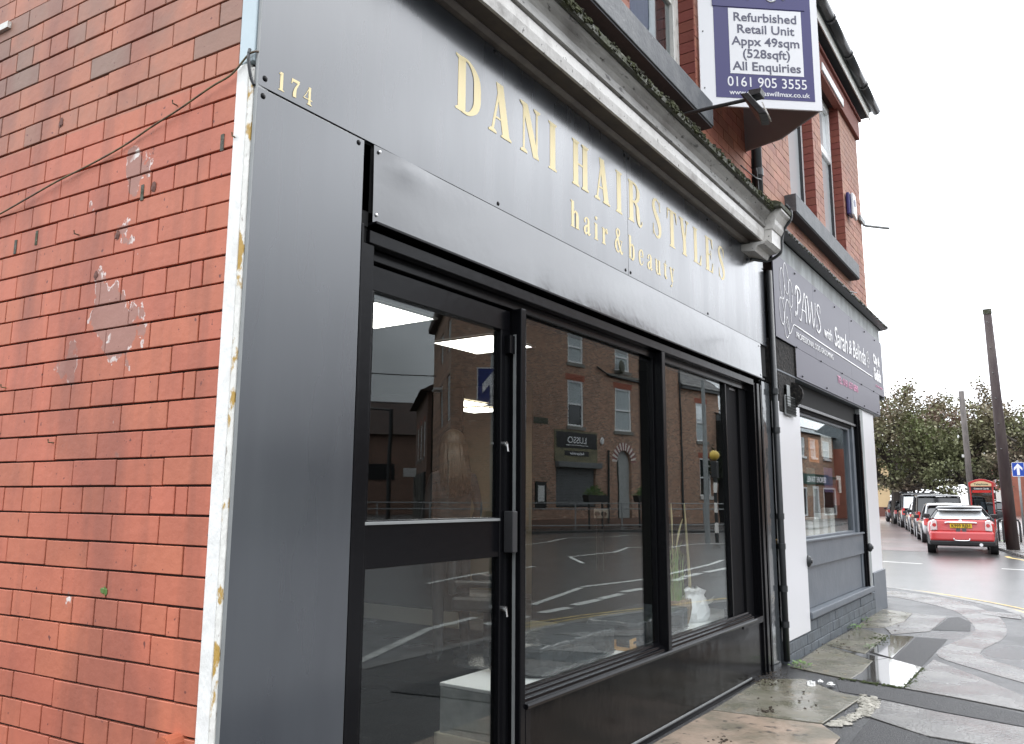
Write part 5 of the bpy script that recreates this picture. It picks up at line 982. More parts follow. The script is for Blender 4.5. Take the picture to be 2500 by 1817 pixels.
# ================================================================ STREET AHEAD
RZ = -.056; HD = math.radians(11.3)
def wheel(e, x, y, r=.32, w=.20, side=1):
    t_ = B().tube([(x, y - w / 2, r), (x, y + w / 2, r)], r, 20).obj('wheel', 'tyre', e, .012)
    b = B(); yo = y + side * (w / 2 + .004); b.disc((x, yo - side * .02, r), (0, side, 0), r * .66, .022, 18); b.obj('rim', 'rim', t_)
    return t_
def car(loc, rz, label, paintm, W=1.75, L=4.1, H=1.42, belt=.86, kind='hatch', roofm=None, rw=.74, name='parked_car', cat='car', group='cars parked nose to tail in the side street', mirrors=True):
    e = empty(name, label, cat, (*loc, RZ), rz, group); w = W / 2; roofm = roofm or paintm
    # lower body loft: stations from rear (x=0) to nose
    ST = [(0, .42, .50, .78, .80), (.05, .30, .50, belt - .03, .92), (.30, .22, .48, belt, .985), (.9, .20, .48, belt, 1), (L * .5, .20, .48, belt - .02, 1), (L - 1.1, .20, .48, belt - .04, .99), (L - .35, .24, .5, belt - .14, .93), (L - .05, .32, .5, belt - .26, .80), (L, .40, .5, belt - .34, .66)]
    b = B(); ring = 10
    for (x, z0, zm, zt, k) in ST:
        q = w * k; b.v += [(x, -q * .86, z0), (x, -q * .98, z0 + .10), (x, -q, zm + .04), (x, -q * .975, zt - .07), (x, -q * .90, zt), (x, q * .90, zt), (x, q * .975, zt - .07), (x, q, zm + .04), (x, q * .98, z0 + .10), (x, q * .86, z0)]
    for i in range(len(ST) - 1):
        for j in range(ring): b.f.append((i * ring + j, i * ring + (j + 1) % ring, (i + 1) * ring + (j + 1) % ring, (i + 1) * ring + j))
    b.f.append(tuple(range(ring - 1, -1, -1))); b.f.append(tuple((len(ST) - 1) * ring + j for j in range(ring)))
    body = b.obj('body', paintm, e, smooth=True); sb_ = body.modifiers.new('round', 'SUBSURF'); sb_.levels = 2; sb_.render_levels = 2
    # wheel arches + wheels
    r = .31 if H < 1.6 else .34
    for x in (.72, L - .82):
        for s in (-1, 1):
            B().tube([(x, s * (w - .20), r + .02), (x, s * (w + .006), r + .02)], r * 1.16, 20).obj('wheel_arch', 'trim', e); wheel(e, x, s * (w - .095), r, .20, s)
    # greenhouse
    rx0, rx1, tx0, tx1 = {'hatch': (.05, L - 1.35, .42, L - 2.1), 'van': (.03, L - .95, .16, L - 1.7), 'coupe': (.16, L - 1.3, .62, L - 2.1)}[kind]
    zb, zt = belt - .01, H - .05; wt = w * (rw if kind != 'van' else .82)
    g = B(); g.v = [(rx0, -w * .89, zb), (rx1, -w * .86, zb - .03), (rx1, w * .86, zb - .03), (rx0, w * .89, zb), (tx0, -wt, zt), (tx1, -wt * .96, zt), (tx1, wt * .96, zt), (tx0, wt, zt)]
    g.f = [(0, 1, 5, 4), (1, 2, 6, 5), (2, 3, 7, 6), (3, 0, 4, 7), (4, 5, 6, 7), (3, 2, 1, 0)]; g.obj('windows', 'carglass', e, .09).modifiers['bevel'].segments = 3
    rf = B(); k = 1.02
    for (x, z, q) in ((tx0 - .10, zt - .015, wt * .98), (tx0 + .1, zt + .03, wt * 1.0), ((tx0 + tx1) / 2, zt + .055, wt * 1.0), (tx1, zt + .02, wt * .96)):
        rf.v += [(x, -q, z - .03), (x, -q * .92, z + .012), (x, 0, z + .03), (x, q * .92, z + .012), (x, q, z - .03)]
    for i in range(3):
        for j in range(4): rf.f.append((i * 5 + j, i * 5 + j + 1, (i + 1) * 5 + j + 1, (i + 1) * 5 + j))
    ro = rf.obj('roof', roofm, e, smooth=True, raw=True); md = ro.modifiers.new('solid', 'SOLIDIFY'); md.thickness = .03; md.offset = -1
    for s in (-1, 1):     # pillars
        B().tube([(rx0 + .0, s * w * .895, zb), (tx0 + .0, s * wt * 1.01, zt)], .035 if rw > .7 else .018, 6).obj('pillar', paintm if rw > .7 else 'trim', e); B().tube([(rx1, s * w * .865, zb - .03), (tx1, s * wt * .97, zt)], .028, 6).obj('pillar', paintm, e)
        xm = (rx0 + rx1) * .5; B().tube([(xm, s * w * .895, zb), (xm, s * wt * 1.0, zt)], .026, 6).obj('pillar', 'trim', e)
        if mirrors: B().box(rx1 - .35, rx1 - .20, s * (w + .02) - .09, s * (w + .02) + .09, belt - .02, belt + .12).obj('door_mirror', 'trim' if paintm != 'red' else 'trim', e, .03)
        B().box(.9, L - 1.2, s * (w + .001) - .008, s * (w + .001) + .008, .25, .30).obj('side_sill', 'trim', e)
    B().box(L - .02, L + .02, -w * .5, w * .5, .36, .52).obj('grille', 'trim', e, .01)
    for s in (-1, 1): B().ball((L - .12, s * w * .68, .60), .10, 10, 6, (.7, 1, .8)).obj('headlight', 'clear', e, smooth=True)
    B().box(-.012, .03, -w * .80, w * .80, .22, .40).obj('lower_bumper', 'trim', e, .03)
    return e
def lights(e, w, z0, z1, x=.0, ww=.13, m='tail'):
    for s in (-1, 1): B().poly([(x - .01, s * (w * .90), z0), (x - .01, s * (w * .90 - ww), z0), (x + .015, s * (w * .90 - ww), z1), (x + .03, s * (w * .90), z1)], (.05, s * .035, 0)).obj('tail_light', m, e, .012)
# --- the red hatchback
mini = car((24.45, .40), math.radians(5.8), 'red hatchback with black roof and yellow number plate at the head of the row', 'red', 1.76, 3.9, 1.30, .97, 'hatch', 'blackcar', .66)
w = .85
B().poly([(-.02, -.78, .60), (-.02, .78, .60), (.05, .72, .965), (.05, -.72, .965)], (.12, 0, 0)).obj('tailgate', 'red', mini, .06)
B().poly([(-.09, -.80, .36), (-.09, .80, .36), (-.06, .79, .635), (-.06, -.79, .635)], (.25, 0, 0)).obj('bumper', 'red', mini, .06); B().poly([(-.07, -.80, .24), (-.07, .80, .24), (-.085, .81, .37), (-.085, -.81, .37)], (.2, 0, 0)).obj('lower_bumper', 'trim', mini, .03)
for s in (-1, 1): B().poly([(-.05, s * .77, .26), (.3, s * .86, .26), (.42, s * .865, .66), (.2, s * .855, .60), (-.02, s * .80, .36)], (0, -s * .05, 0)).obj('arch_cladding', 'trim', mini, .01)
B().poly([(.055, -.66, .975), (.055, .66, .975), (.22, .54, 1.185), (.22, -.54, 1.185)], (.02, 0, 0)).obj('rear_window', 'skyglass', mini, .02)
B().poly([(.05, -.54, 1.185), (.05, .54, 1.185), (.50, .57, 1.25), (.50, -.57, 1.25)], (0, 0, .035)).obj('spoiler', 'blackcar', mini, .03)
for s in (-1, 1):
    c = [(s * .665 + q * .095 * s, .80 + r_ * .155) for q, r_ in ((-.8, -.9), (.95, -1), (1, -.2), (.55, .85), (-.1, 1), (-.75, .7))]
    tl = B().poly([(-.035, y, z) for y, z in c], (.12, 0, 0)).obj('tail_light', 'chrome', mini, .012); c2 = [(-.04, s * .665 + (y - s * .665) * .78, .80 + (z - .80) * .84) for y, z in c]; B().poly(c2, (.03, 0, 0)).obj('lens', 'clear', tl, .008); B().disc((-.047, s * .66, .80), (1, 0, 0), .05, .02, 14).obj('reversing_lens', 'tail', tl)
    B().poly([(-.035, s * .075 - .05, .61), (-.035, s * .075 + .05, .61), (-.028, s * .075 + .05, .72), (-.028, s * .075 - .05, .72)], (.02, 0, 0)).obj('boot_stripe', 'blackcar', mini)
B().tube(cr([(-.02, -.37, .85), (-.04, -.32, .875), (-.04, .32, .875), (-.02, .37, .85)], 5), .024, 8).obj('chrome_handle', 'chrome', mini, smooth=True)
np_ = B().box(-.036, -.018, -.27, .27, .725, .845).obj('number_plate', 'plate', mini, .004)
tx = text('registration', 'K999 REH', .12, 'letterblack', mini, (-.0375, .0, .742), xdir=(0, -1, 0), align='CENTER', bold=.003, sxy=(.92, 1))
B().ball((-.02, 0, .93), .03, 10, 6, (.4, 1.7, .8)).obj('badge', 'chrome', mini, smooth=True)
B().tube(cr([(-.10, -.19, .44), (-.11, -.16, .385), (-.11, .16, .385), (-.10, .19, .44)], 4), .014, 6).obj('chrome_trim', 'chrome', mini, smooth=True); B().tube([(-.12, -.46, .275), (.2, -.46, .275)], .045, 12).obj('exhaust', 'chrome', mini)
B().tube([(.08, -.18, .99), (.16, -.32, 1.09)], .010, 5).obj('wiper', 'trim', mini)
def rearbox(e, w, z, m='plate'): B().box(-.02, .0, -.24, .24, z, z + .11).obj('number_plate', m, e, .004)
c2 = car((30.6, 1.30), HD, 'silver hatchback parked just beyond the red one', 'silver', 1.80, 4.1, 1.36, .84, 'hatch'); lights(c2, .9, .62, .86)
c3 = car((35.7, 2.22), HD, 'black estate with tall red tail lights parked beyond the silver hatchback', 'blackcar', 1.86, 4.4, 1.70, .98, 'van'); lights(c3, .93, .62, 1.04); B().box(-.03, .05, -.88, .88, .40, .62).obj('bumper', 'blackcar', c3, .04); B().box(-.035, .0, -.86, .86, .62, .655).obj('chrome_strip', 'chrome', c3, .005); B().poly([(.02, -.80, 1.0), (.02, .80, 1.0), (.14, .74, 1.60), (.14, -.74, 1.60)], (.02, 0, 0)).obj('rear_window', 'carglass', c3, .01)
for s in (-1, 1): B().tube([(.5, s * .72, 1.70), (2.8, s * .70, 1.72)], .018, 6).obj('roof_rail', 'trim', c3)
c4 = car((42.2, 3.45), HD, 'white saloon mostly hidden between the two dark tall vehicles', 'whitecar', 1.80, 4.2, 1.36, .86, 'hatch'); lights(c4, .9, .62, .84)
c5 = car((48.2, 4.65), HD, 'charcoal van with a roof rack parked beyond the white saloon', 'darkcar', 1.95, 4.6, 1.86, 1.04, 'van'); lights(c5, .97, .72, 1.1); B().poly([(.02, -.80, 1.08), (.02, .80, 1.08), (.12, .74, 1.72), (.12, -.74, 1.72)], (.02, 0, 0)).obj('rear_window', 'skyglass', c5, .01)
b = B(); 
for x in (.5, 1.6, 2.7): b.box(x, x + .06, -.86, .86, 1.90, 1.95)
b.box(.3, 3, -.84, -.78, 1.95, 2.0).box(.3, 3, .78, .84, 1.95, 2.0); b.obj('roof_rack', 'trim', c5)
c6 = car((55.6, 6.3), HD, 'dark hatchback beyond the roof rack van in the parked row', 'blackcar', 1.8, 4.2, 1.48, .88, 'hatch'); lights(c6, .9, .66, .9)
c7 = car((61.9, 7.75), HD, 'farthest dark car at the end of the parked row by the cream wall', 'mauvecar', 1.8, 4.2, 1.5, .88, 'hatch'); lights(c7, .9, .66, .9)
c8 = car((70, 2.6), HD, 'distant dark car with a red tail light behind the leaning pole', 'darkcar', 1.8, 4.2, 1.5, .88, 'hatch', group='distant cars on the right hand road'); lights(c8, .9, .66, 1.1, ww=.2)
c9 = car((66, -1.6), HD, 'distant dark car at the right edge of the picture', 'blackcar', 1.8, 4.2, 1.45, .88, 'hatch', group='distant cars on the right hand road')
c10 = car((88, 8.2), HD + PI, 'distant white car just over the roof of the silver hatchback', 'whitecar', 1.8, 4.2, 1.5, .9, 'hatch', group='distant cars on the right hand road')
# --- phone box
ph = empty('telephone_kiosk', 'red and black glazed telephone kiosk with a domed cream Telephone head', 'phone box', (40.75, 1.05, RZ), 0); hw = .47
# front face toward -x local
pr = empty  # (kept short)
for y in (-hw, hw - .06):
    for x in (0, .95): bx('post', x, x + .07, y, y + .06, 0, 2.12, 'wheelred' if x == 0 else 'lusso', ph, .008)
bx('floor', 0, 1.0, -hw, hw, 0, .06, 'lusso', ph); bx('kick_panel', .01, .05, -hw + .06, hw - .06, .06, .42, 'wheelred', ph); bx('door_rail', .0, .06, -hw + .06, hw - .06, 1.98, 2.12, 'lusso', ph)
B().box(.02, .03, -hw + .06, hw - .06, .42, 1.98).obj('pane', 'wglass', ph); B().box(.97, .98, -hw + .06, hw - .06, .06, 1.98).obj('pane', 'wglass', ph)
for y in (-hw + .01, hw - .03): B().box(.07, .95, y, y + .012, .15, 1.98).obj('pane', 'wglass', ph)
bx('red_banner', -.006, 0, -hw + .1, hw - .1, 1.86, 1.97, 'tail', ph, .003); bx('backboard', .7, .9, -.35, .35, .75, 1.75, 'lusso', ph, .01); bx('handset', .64, .70, -.05, .12, 1.1, 1.45, 'rim', ph, .01)
n = 14; arc = [(-.02, -hw - .03 + (2 * hw + .06) * i / n, 2.32 + .16 * math.sin(PI * i / n)) for i in range(n + 1)]
B().poly([(-.02, -hw - .03, 2.12)] + arc + [(-.02, hw + .03, 2.12)], (1.06, 0, 0)).obj('domed_roof', 'wheelred', ph, .01)
arc = [(-.03, -hw + .06 + (2 * hw - .12) * i / n, 2.26 + .12 * math.sin(PI * i / n)) for i in range(n + 1)]; B().poly([(-.03, -hw + .06, 2.15)] + arc + [(-.03, hw - .06, 2.15)], (.012, 0, 0)).obj('name_panel', 'cream', ph)
text('lettering', 'Telephone', .13, 'tgreen', ph, (-.032, 0, 2.20), xdir=(0, -1, 0), align='CENTER', bold=.003); text('lettering', 'Coins & Cards', .10, 'paper', ph, (-.002, 0, 2.01), xdir=(0, -1, 0), align='CENTER', bold=.002)
ph.rotation_euler = (0, 0, math.radians(-1))
# --- leaning pole, second pole
def pole(name, base, top, r0, r1, label, m='creosote', bits=True):
    e = empty(name, label, 'pole', base); d = Vector(top) - Vector(base); B().tube([(0, 0, 0), tuple(d * .5), tuple(d)], [r0, (r0 + r1) / 2, r1], 16).obj('shaft', m, e, smooth=True)
    if bits:
        for k in range(6):
            f = .42 + k * .105; p = d * f; B().tube([p + Vector((-r0 * .7, .0, 0)), p + Vector((-r0 - .12, .02, 0))], .012, 5).obj('step_iron', 'galv', e)
        B().tube([d * .985, d * 1.006], r1 * 1.12, 14).obj('cap', 'lead', e)
    return e
lp = pole('telegraph_pole', (26.55, -.70, .0), (25.35, -.65, 6.98), .175, .105, 'thick dark leaning telegraph pole without wires behind the red car')
bx('notice', -.19, -.178, -.08, .08, 1.15, 1.38, 'paper', lp, .002); bpy.data.objects['notice'].location = (-.14, 0, 0)
p2 = pole('telegraph_pole', (47.15, 2.0, 0), (46.05, 1.98, 7.13), .16, .13, 'thinner weathered grey pole standing in front of the big tree', 'oldpole', False); bx('tie_plate', -.5, -.46, -.1, .25, 3.7, 3.85, 'paper', p2)
# --- street furniture
for k, (x, y) in enumerate(((31.6, -.45), (32.5, -.25))):
    e = empty('cycle_stand', ('nearer', 'farther')[k] + ' black hoop cycle stand to the right of the leaning pole', 'cycle stand', (x, y, .0), .2, 'hoop cycle stands'); B().tube(cr([(-.0, -.25, 0), (0, -.25, .65), (0, -.18, .78), (0, .0, .80), (0, .18, .78), (0, .25, .65), (0, .25, 0)], 4), .035, 8).obj('hoop', 'trim', e, smooth=True)
    B().ball((0, 0, .02), .2, 8, 4, (1, 1, .25), .3).obj('grass_tuft', 'leafg', e)
asg = empty('one_way_sign', 'blue one way arrow sign at the right edge of the picture', 'road sign', (38.75, -.52, .0), 0)
def arrow_sign(e, w, h, z, ax, m='arrowblue', t=.03):   # ax: 'x-' faces -x
    b = B().box(-.02, .0, -w / 2, w / 2, z, z + h).obj('plate', m, e, .004); B().box(-.0215, -.0200, -w / 2, w / 2, z, z + .018).box(-.0215, -.02, -w / 2, w / 2, z + h - .018, z + h).box(-.0215, -.02, -w / 2, -w / 2 + .018, z, z + h).box(-.0215, -.02, w / 2 - .018, w / 2, z, z + h).obj('border', 'signwhite', e)
    a = [(-.022, y * w, z + q * h) for y, q in ((-.11, .10), (.11, .10), (.11, .62), (.33, .42), (.33, .62), (0, .92), (-.33, .62), (-.33, .42), (-.11, .62))]; B().poly(a, (-.002, 0, 0)).obj('arrow', 'signwhite', e)
arrow_sign(asg, .46, .60, 2.46, 'x'); B().tube([(.03, 0, 0), (.03, 0, 3.06)], .045, 12).obj('post', 'galv', asg, smooth=True); B().ball((.03, .0, 3.08), .06, 10, 6).obj('cap', 'galv', asg)
# --- trees
def tree(loc, label, H, R_, trunk, nleaf, seed, leafm='leaft', lsize=.16, lean=(0, 0), squash=.62, crown_z=None, name='tree', holes=.0, loose=1.0):
    e = empty(name, label, 'tree', loc); r_ = random.Random(seed); b = B(); cz = crown_z or H * .58; ends = []
    t0 = Vector((0, 0, 0)); t1 = Vector((lean[0] * .4, lean[1] * .4, H * .24)); b.tube([t0, t0.lerp(t1, .5), t1], [trunk * 1.15, trunk, trunk * .85], 10)
    def limb(p, d, l, r, lev):
        pts = [p]; q = p.copy(); dd = d.copy()
        for k in range(4):
            dd = (dd + Vector((r_.uniform(-.28, .28), r_.uniform(-.28, .28), r_.uniform(-.12, .2)))).normalized(); q = q + dd * l / 4; pts.append(q.copy())
        b.tube(pts, [r, r * .85, r * .7, r * .55, r * .35], 6)
        if lev < 3:
            for k in range(4 if lev < 2 else 3):
                f = pts[2 + k % 3]; nd = (dd + Vector((r_.uniform(-1, 1), r_.uniform(-1, 1), r_.uniform(-.5, .65)))).normalized(); limb(f.copy(), nd, l * .66, r * .5, lev + 1)
        if lev >= 2: ends.append(q)
        if lev >= 1: ends.append(pts[3])
    for k in range(6):
        a = 2 * PI * k / 6 + r_.uniform(-.4, .4); limb(t1.copy(), Vector((math.cos(a) + lean[0] * .08, math.sin(a) + lean[1] * .08, r_.uniform(.15, 1.1))).normalized(), R_ * .66, trunk * .55, 0)
    b.obj('trunk', 'bark', e)
    L_ = B(); ends = [p for p in ends]; n = len(ends)
    for i in range(nleaf):
        c = ends[r_.randrange(n)]; p = c + Vector((r_.gauss(0, .27 * loose), r_.gauss(0, .27 * loose), r_.gauss(0, .2 * loose)))
        if p.z < H * .2: continue
        u = Vector((r_.gauss(0, 1), r_.gauss(0, 1), r_.gauss(0, .6))).normalized(); v = u.cross(Vector((r_.random(), r_.random(), r_.random()))).normalized(); s = lsize * r_.uniform(.6, 1.3)
        L_.quad(p, p + u * s * .5 + v * s * .35, p + u * s, p + u * s * .5 - v * s * .35)
    o = L_.obj('crown', leafm, e, raw=True); stuff(o); return e
tree((56.5, 6.9, RZ), 'big spreading purple brown and green tree behind the row of parked cars', 9.4, 6.2, .55, 30000, 5, lsize=.19, loose=1.15)
tree((56.5, 2.6, RZ), 'lighter green tree between the thin grey pole and the leaning pole', 10.4, 4.8, .40, 15000, 12, lsize=.18, loose=1.0)
tree((52.0, -2.2, RZ), 'sparse open crowned tree at the right edge behind the leaning pole', 8.6, 4.6, .35, 6500, 23, lsize=.2, loose=.9)
tree((100, 19, RZ), 'small bright green tree beyond the cream house', 5.5, 3.5, .25, 7000, 33, lsize=.3); tree((115, 14, RZ), 'distant green tree beyond the farthest parked cars', 7, 5, .3, 8000, 35, lsize=.4, leafm='leafc')
tree((120, 6, RZ), 'distant green tree behind the telephone kiosk', 8, 6, .3, 8000, 37, lsize=.4)
# --- far buildings
ch = empty('cream_house', 'cream rendered house with brown plinth at the end of the parked cars', 'house', (84, 13.25, RZ), HD)
B().box(0, 10, -1.2, 9, .9, 5.6).obj('wall', 'cream', ch); B().box(-.03, 10, -1.23, 9, 0, .9).obj('plinth', 'plinthb', ch); B().poly([(-.3, -1.5, 5.6), (-.3, 9.3, 5.6), (-.3, 3.9, 8.3)], (10.5, 0, 0)).obj('roof', 'slate', ch)
def terrace(loc, rz, label, n, mirror=1, h=5.6, wid=5.0, wall='terr', name='terraced_house', group='red brick terraced houses down the right hand road'):
    for i in range(n):
        c = (loc[0] + math.cos(rz) * wid * i, loc[1] + math.sin(rz) * wid * i, RZ); e = empty(name, label + (', nearest of its row', ', second of its row', ', third of its row', ', fourth of its row', ', fifth of its row', ', farthest of its row')[i], 'house', c, rz, group)
        B().box(0, wid - .02, -8, 0, 0, h).obj('wall', wall, e)
        B().poly([(0, .35, h), (0, -4, h + 2.4), (0, -8.3, h)], (wid - .02, 0, 0)).obj('roof', 'slate', e); B().box(wid - .6, wid - .1, -4.4, -3.6, h + 1.9, h + 3.3).obj('chimney', wall, e)
        bw = B().poly([(.5, 0, 0), (1.1, .7, 0), (2.3, .7, 0), (2.9, 0, 0)], (0, 0, 2.7)).obj('bay', 'oldwhite', e)
        for (x0, x1, z0, z1, y) in ((1.15, 2.25, .9, 2.4, .70), (1.0, 1.9, 3.2, 4.8, 0), (3.1, 4.0, 3.2, 4.8, 0)):
            f = B().box(x0, x1, y, y + .06, z0, z1).obj('window', 'pvc', e); B().box(x0 + .1, x1 - .1, y + .061, y + .07, z0 + .1, (z0 + z1) / 2 - .04).box(x0 + .1, x1 - .1, y + .061, y + .07, (z0 + z1) / 2 + .04, z1 - .1).obj('pane', 'dkglass', f)
            B().box(x0 - .1, x1 + .1, -.01, .05, z1 + .02, z1 + .22).obj('lintel', 'ostone', e)
        B().box(3.2, 4.0, -.02, .05, .1, 2.3).obj('door', 'plinthb', e)
terrace((66, -9.0), HD, 'red brick terraced house with white bay at the far right', 6)
terrace((100, 3.5), HD + .02, 'far red brick terraced house with white windows behind the kiosk', 3, group='far houses behind the kiosk')
bh = empty('small_brick_house', 'small brick house with white window right of the cream house', 'house', (98, 17.2, RZ), HD); B().box(0, 6, -2.2, 3, 0, 3.2).obj('wall', 'terr', bh); B().poly([(-.2, -2.5, 3.2), (-.2, 3.3, 3.2), (-.2, .4, 5.2)], (6.4, 0, 0)).obj('roof', 'slate', bh)
B().box(-.06, 0, -1.4, -.5, .8, 2.6).obj('window', 'pvc', bh); B().box(-.07, -.06, -1.25, -.65, .95, 2.45).obj('pane', 'dkglass', bh); B().box(-.05, 0, -2.25, -1.95, 0, 3.2).obj('corner_post', 'pvc', bh)

# ================================================================ OPPOSITE SIDE (seen mirrored in the shop windows)
def R2(x, y): return (x, .17 - y)
op = [R2(-20, 34), R2(10, 30), R2(24.5, 19.6), R2(27.66, 17.27), R2(31.5, 15.35), R2(32.9, 13.9), R2(34.2, 11.2), R2(42, 8.6), R2(60, 10.2), R2(120, 6), R2(120, 60), R2(-20, 60)]
B().poly([(x * 1.0, y, -.06) for x, y in op], (0, 0, .10)).obj('opposite_pavement', 'asphalt', bevel=.01); struct(bpy.data.objects['opposite_pavement'])
AL = math.radians(9.97)
lu = empty('corner_restaurant', 'three storey brown brick corner building with LUSSO sign reflected in the salon windows', 'building', (*R2(33.578, 18.249), 0), AL)
def op_(x0, x1, z0, z1): return (x0, x1, z0, z1)
def wallwith(parent, x0, x1, z0, z1, ops, m, y0=-.25, y1=0, name='wall'):
    b = B(); xs = sorted(set([x0, x1] + [v for o in ops for v in (max(x0, o[0]), min(x1, o[1]))])); xs = [x for x in xs if x0 <= x <= x1]
    for a, c in zip(xs, xs[1:]):
        if c - a < .001: continue
        mid = (a + c) / 2; zs = sorted([(o[2], o[3]) for o in ops if o[0] < mid < o[1]]); z = z0
        for p, q in zs:
            if p > z: b.box(a, c, y0, y1, z, p)
            z = max(z, q)
        if z < z1: b.box(a, c, y0, y1, z, z1)
    return b.obj(name, m, parent)
def sash(parent, x0, x1, z0, z1, gl=('blind', 'blind'), sill=True, lint=True, y=-.12, openb=False):
    f = B(); t = .085; f.box(x0, x0 + t, y, y + .09, z0, z1).box(x1 - t, x1, y, y + .09, z0, z1).box(x0 + t, x1 - t, y, y + .09, z1 - t, z1).box(x0 + t, x1 - t, y, y + .09, z0, z0 + t)
    zm = z0 + (z1 - z0) * .485; f.box(x0 + t, x1 - t, y, y + .09, zm - .04, zm + .04); o = f.obj('window', 'pvc', parent)
    B().box(x0 + t, x1 - t, y + .01, y + .03, zm + .04, z1 - t).obj('pane', gl[0], o); B().box(x0 + t, x1 - t, y + .01, y + .03, z0 + t, zm - .04).obj('pane', gl[1], o)
    if sill: B().box(x0 - .1, x1 + .1, -.1, .07, z0 - .19, z0 - .01).obj('window_sill', 'ostone', parent)
    if lint: 
        b = B(); n = int((x1 - x0 + .3) / .09)
        for i in range(n): b.box(x0 - .15 + i * .09, x0 - .15 + i * .09 + .082, -.2, .006, z1 + .005, z1 + .32)
        stuff(b.obj('lintel_bricks', 'lintel', parent))
HT = 11.2
ops1 = [(-.37, .88, 5.09, 7.43), (3.58, 5.01, 5.09, 7.40), (-.36, .86, 8.36, 10.1), (3.6, 4.93, 8.39, 10.0), (-1.3, 1.82, 1.1, 2.98), (3.66, 4.96, .2, 4.02), (-5.6, -4.4, 5.09, 7.43), (-5.6, -4.4, 8.36, 10.1), (7.9, 9.1, 5.1, 7.3)]
ops1 = ops1[:8]
wallwith(lu, -8.0, 9.9, 0, HT, ops1, 'obrick'); B().poly([(-7.7, -.26, 0), (9.9, -.26, 0), (9.9, -9, 0), (-1.5, -9, 0)], (0, 0, HT - .01)).obj('inner_block', 'void', lu)
sang = math.atan2(-.812, .578); sw_ = wallwith(lu, 0, 11.6, 0, HT - .3, [(2.0, 3.4, 5.0, 7.2), (5.6, 7.0, 5.0, 7.2), (2.0, 3.4, 8.3, 9.9), (5.6, 7.0, 8.3, 9.9)], 'obrick', y0=.0, y1=.25, name='side_wall'); sw_.rotation_euler = (0, 0, sang); sw_.location = (-8.0, 0, 0)
for (y0, y1, z0, z1) in ((2.0, 3.4, 5.0, 7.2), (5.6, 7.0, 5.0, 7.2), (2.0, 3.4, 8.3, 9.9), (5.6, 7.0, 8.3, 9.9)):
    f = B().box(y0, y1, .06, .12, z0, z1).obj('window', 'pvc', lu); f.rotation_euler = (0, 0, sang); f.location = (-8, 0, 0); B().box(y0 + .1, y1 - .1, .05, .06, z0 + .1, z1 - .1).obj('pane', 'blind', f)
f = B().box(5.6, 6.9, -.45, .0, 6.9, 6.98).obj('open_casement', 'pvc', lu); f.rotation_euler = (0, 0, sang); f.location = (-8, 0, 0)
sash(lu, *(-.37, .88), 5.09, 7.43, ('blind', 'dkglass')); sash(lu, 3.58, 5.01, 5.09, 7.40); sash(lu, -.36, .86, 8.36, 10.1); sash(lu, 3.6, 4.93, 8.39, 10.0); sash(lu, -5.6, -4.4, 5.09, 7.43); sash(lu, -5.6, -4.4, 8.36, 10.1)
b = B(); b.v = [(-8.45, .35, HT), (9.9, .35, HT), (9.9, -9.3, HT), (-1.9, -9.3, HT), (-4.2, -4.5, HT + 2.6), (9.9, -4.5, HT + 2.6), (-8.45, .35, HT - .3), (9.9, .35, HT - .3), (-1.9, -9.3, HT - .3), (9.9, -9.3, HT - .3)]; b.f = [(0, 1, 5, 4), (2, 3, 4, 5), (0, 4, 3), (1, 2, 5), (0, 6, 7, 1), (0, 3, 8, 6), (6, 8, 9, 7), (3, 2, 9, 8), (1, 7, 9, 2)]; b.obj('roof', 'rooftile', lu)
wallwith(lu, 9.91, 14.45, 0, 8.1, [(11.75, 12.95, 4.99, 7.31), (12.0, 13.2, 1.66, 3.95)], 'obrick', name='wing_wall'); B().box(9.92, 14.4, -7, -.26, 0, 8.09).obj('inner_block', 'void', lu)
sash(lu, 11.75, 12.95, 4.99, 7.31, ('skyglass', 'blind')); sash(lu, 12.0, 13.2, 1.66, 3.95, ('dkglass', 'dkglass')); B().box(11.9, 13.35, -.1, .1, 1.45, 1.64).obj('window_sill', 'stripe', lu)
B().box(9.95, 14.75, -.1, .25, 8.05, 8.22).obj('gutter', 'iron', lu)
for i in range(7):
    for j in range(16):
        x0 = 9.95 + j * .3; y0 = .32 - i * .34; z0 = 8.20 + i * .24; B().poly([(x0, y0, z0), (x0 + .29, y0, z0), (x0 + .29, y0 - .38, z0 + .25), (x0, y0 - .38, z0 + .25)], (0, 0, .045)).obj('roof_tile', 'tile', lu)
B().poly([(9.95, .25, 8.15), (9.95, -3, 10.2), (9.95, -6.5, 8.15)], (4.8, 0, 0)).obj('wing_roof', 'tile', lu)
# ground floor: LUSSO sign, roller shutter, arched door
bx('sign_surround', -1.43, 1.92, .0, .06, 3.27, 4.86, 'olive', lu); bx('sign_board', -1.31, 1.85, .06, .075, 3.97, 4.76, 'lusso', lu); bx('sign_board', -.68, 1.19, .06, .075, 3.58, 3.83, 'lusso', lu)
text('lettering', 'LUSSO', .46, 'signwhite', lu, (.27, .077, 4.22), xdir=(-1, 0, 0), align='CENTER', bold=.006, sxy=(1.12, 1)); bx('underline', -.58, 1.12, .075, .079, 4.10, 4.13, 'signwhite', lu, 0)
text('lettering', 'healthy eating', .20, 'signwhite', lu, (.255, .077, 3.645), xdir=(-1, 0, 0), align='CENTER', bold=.004)
bx('shutter_box', -1.37, 2.04, .0, .30, 2.98, 3.26, 'shut', lu, .02)
for k in range(24): bx('shutter_slat', -1.30, 1.80, -.14, -.10 + .0, 1.12 + k * .077, 1.12 + k * .077 + .066, 'shut', lu, .006)
bx('shutter_rail', -1.3, 1.8, -.12, .01, 1.02, 1.11, 'iron', lu, .01)
cx_, cz_, ri, ro_ = 4.31, 3.42, .64, 1.05
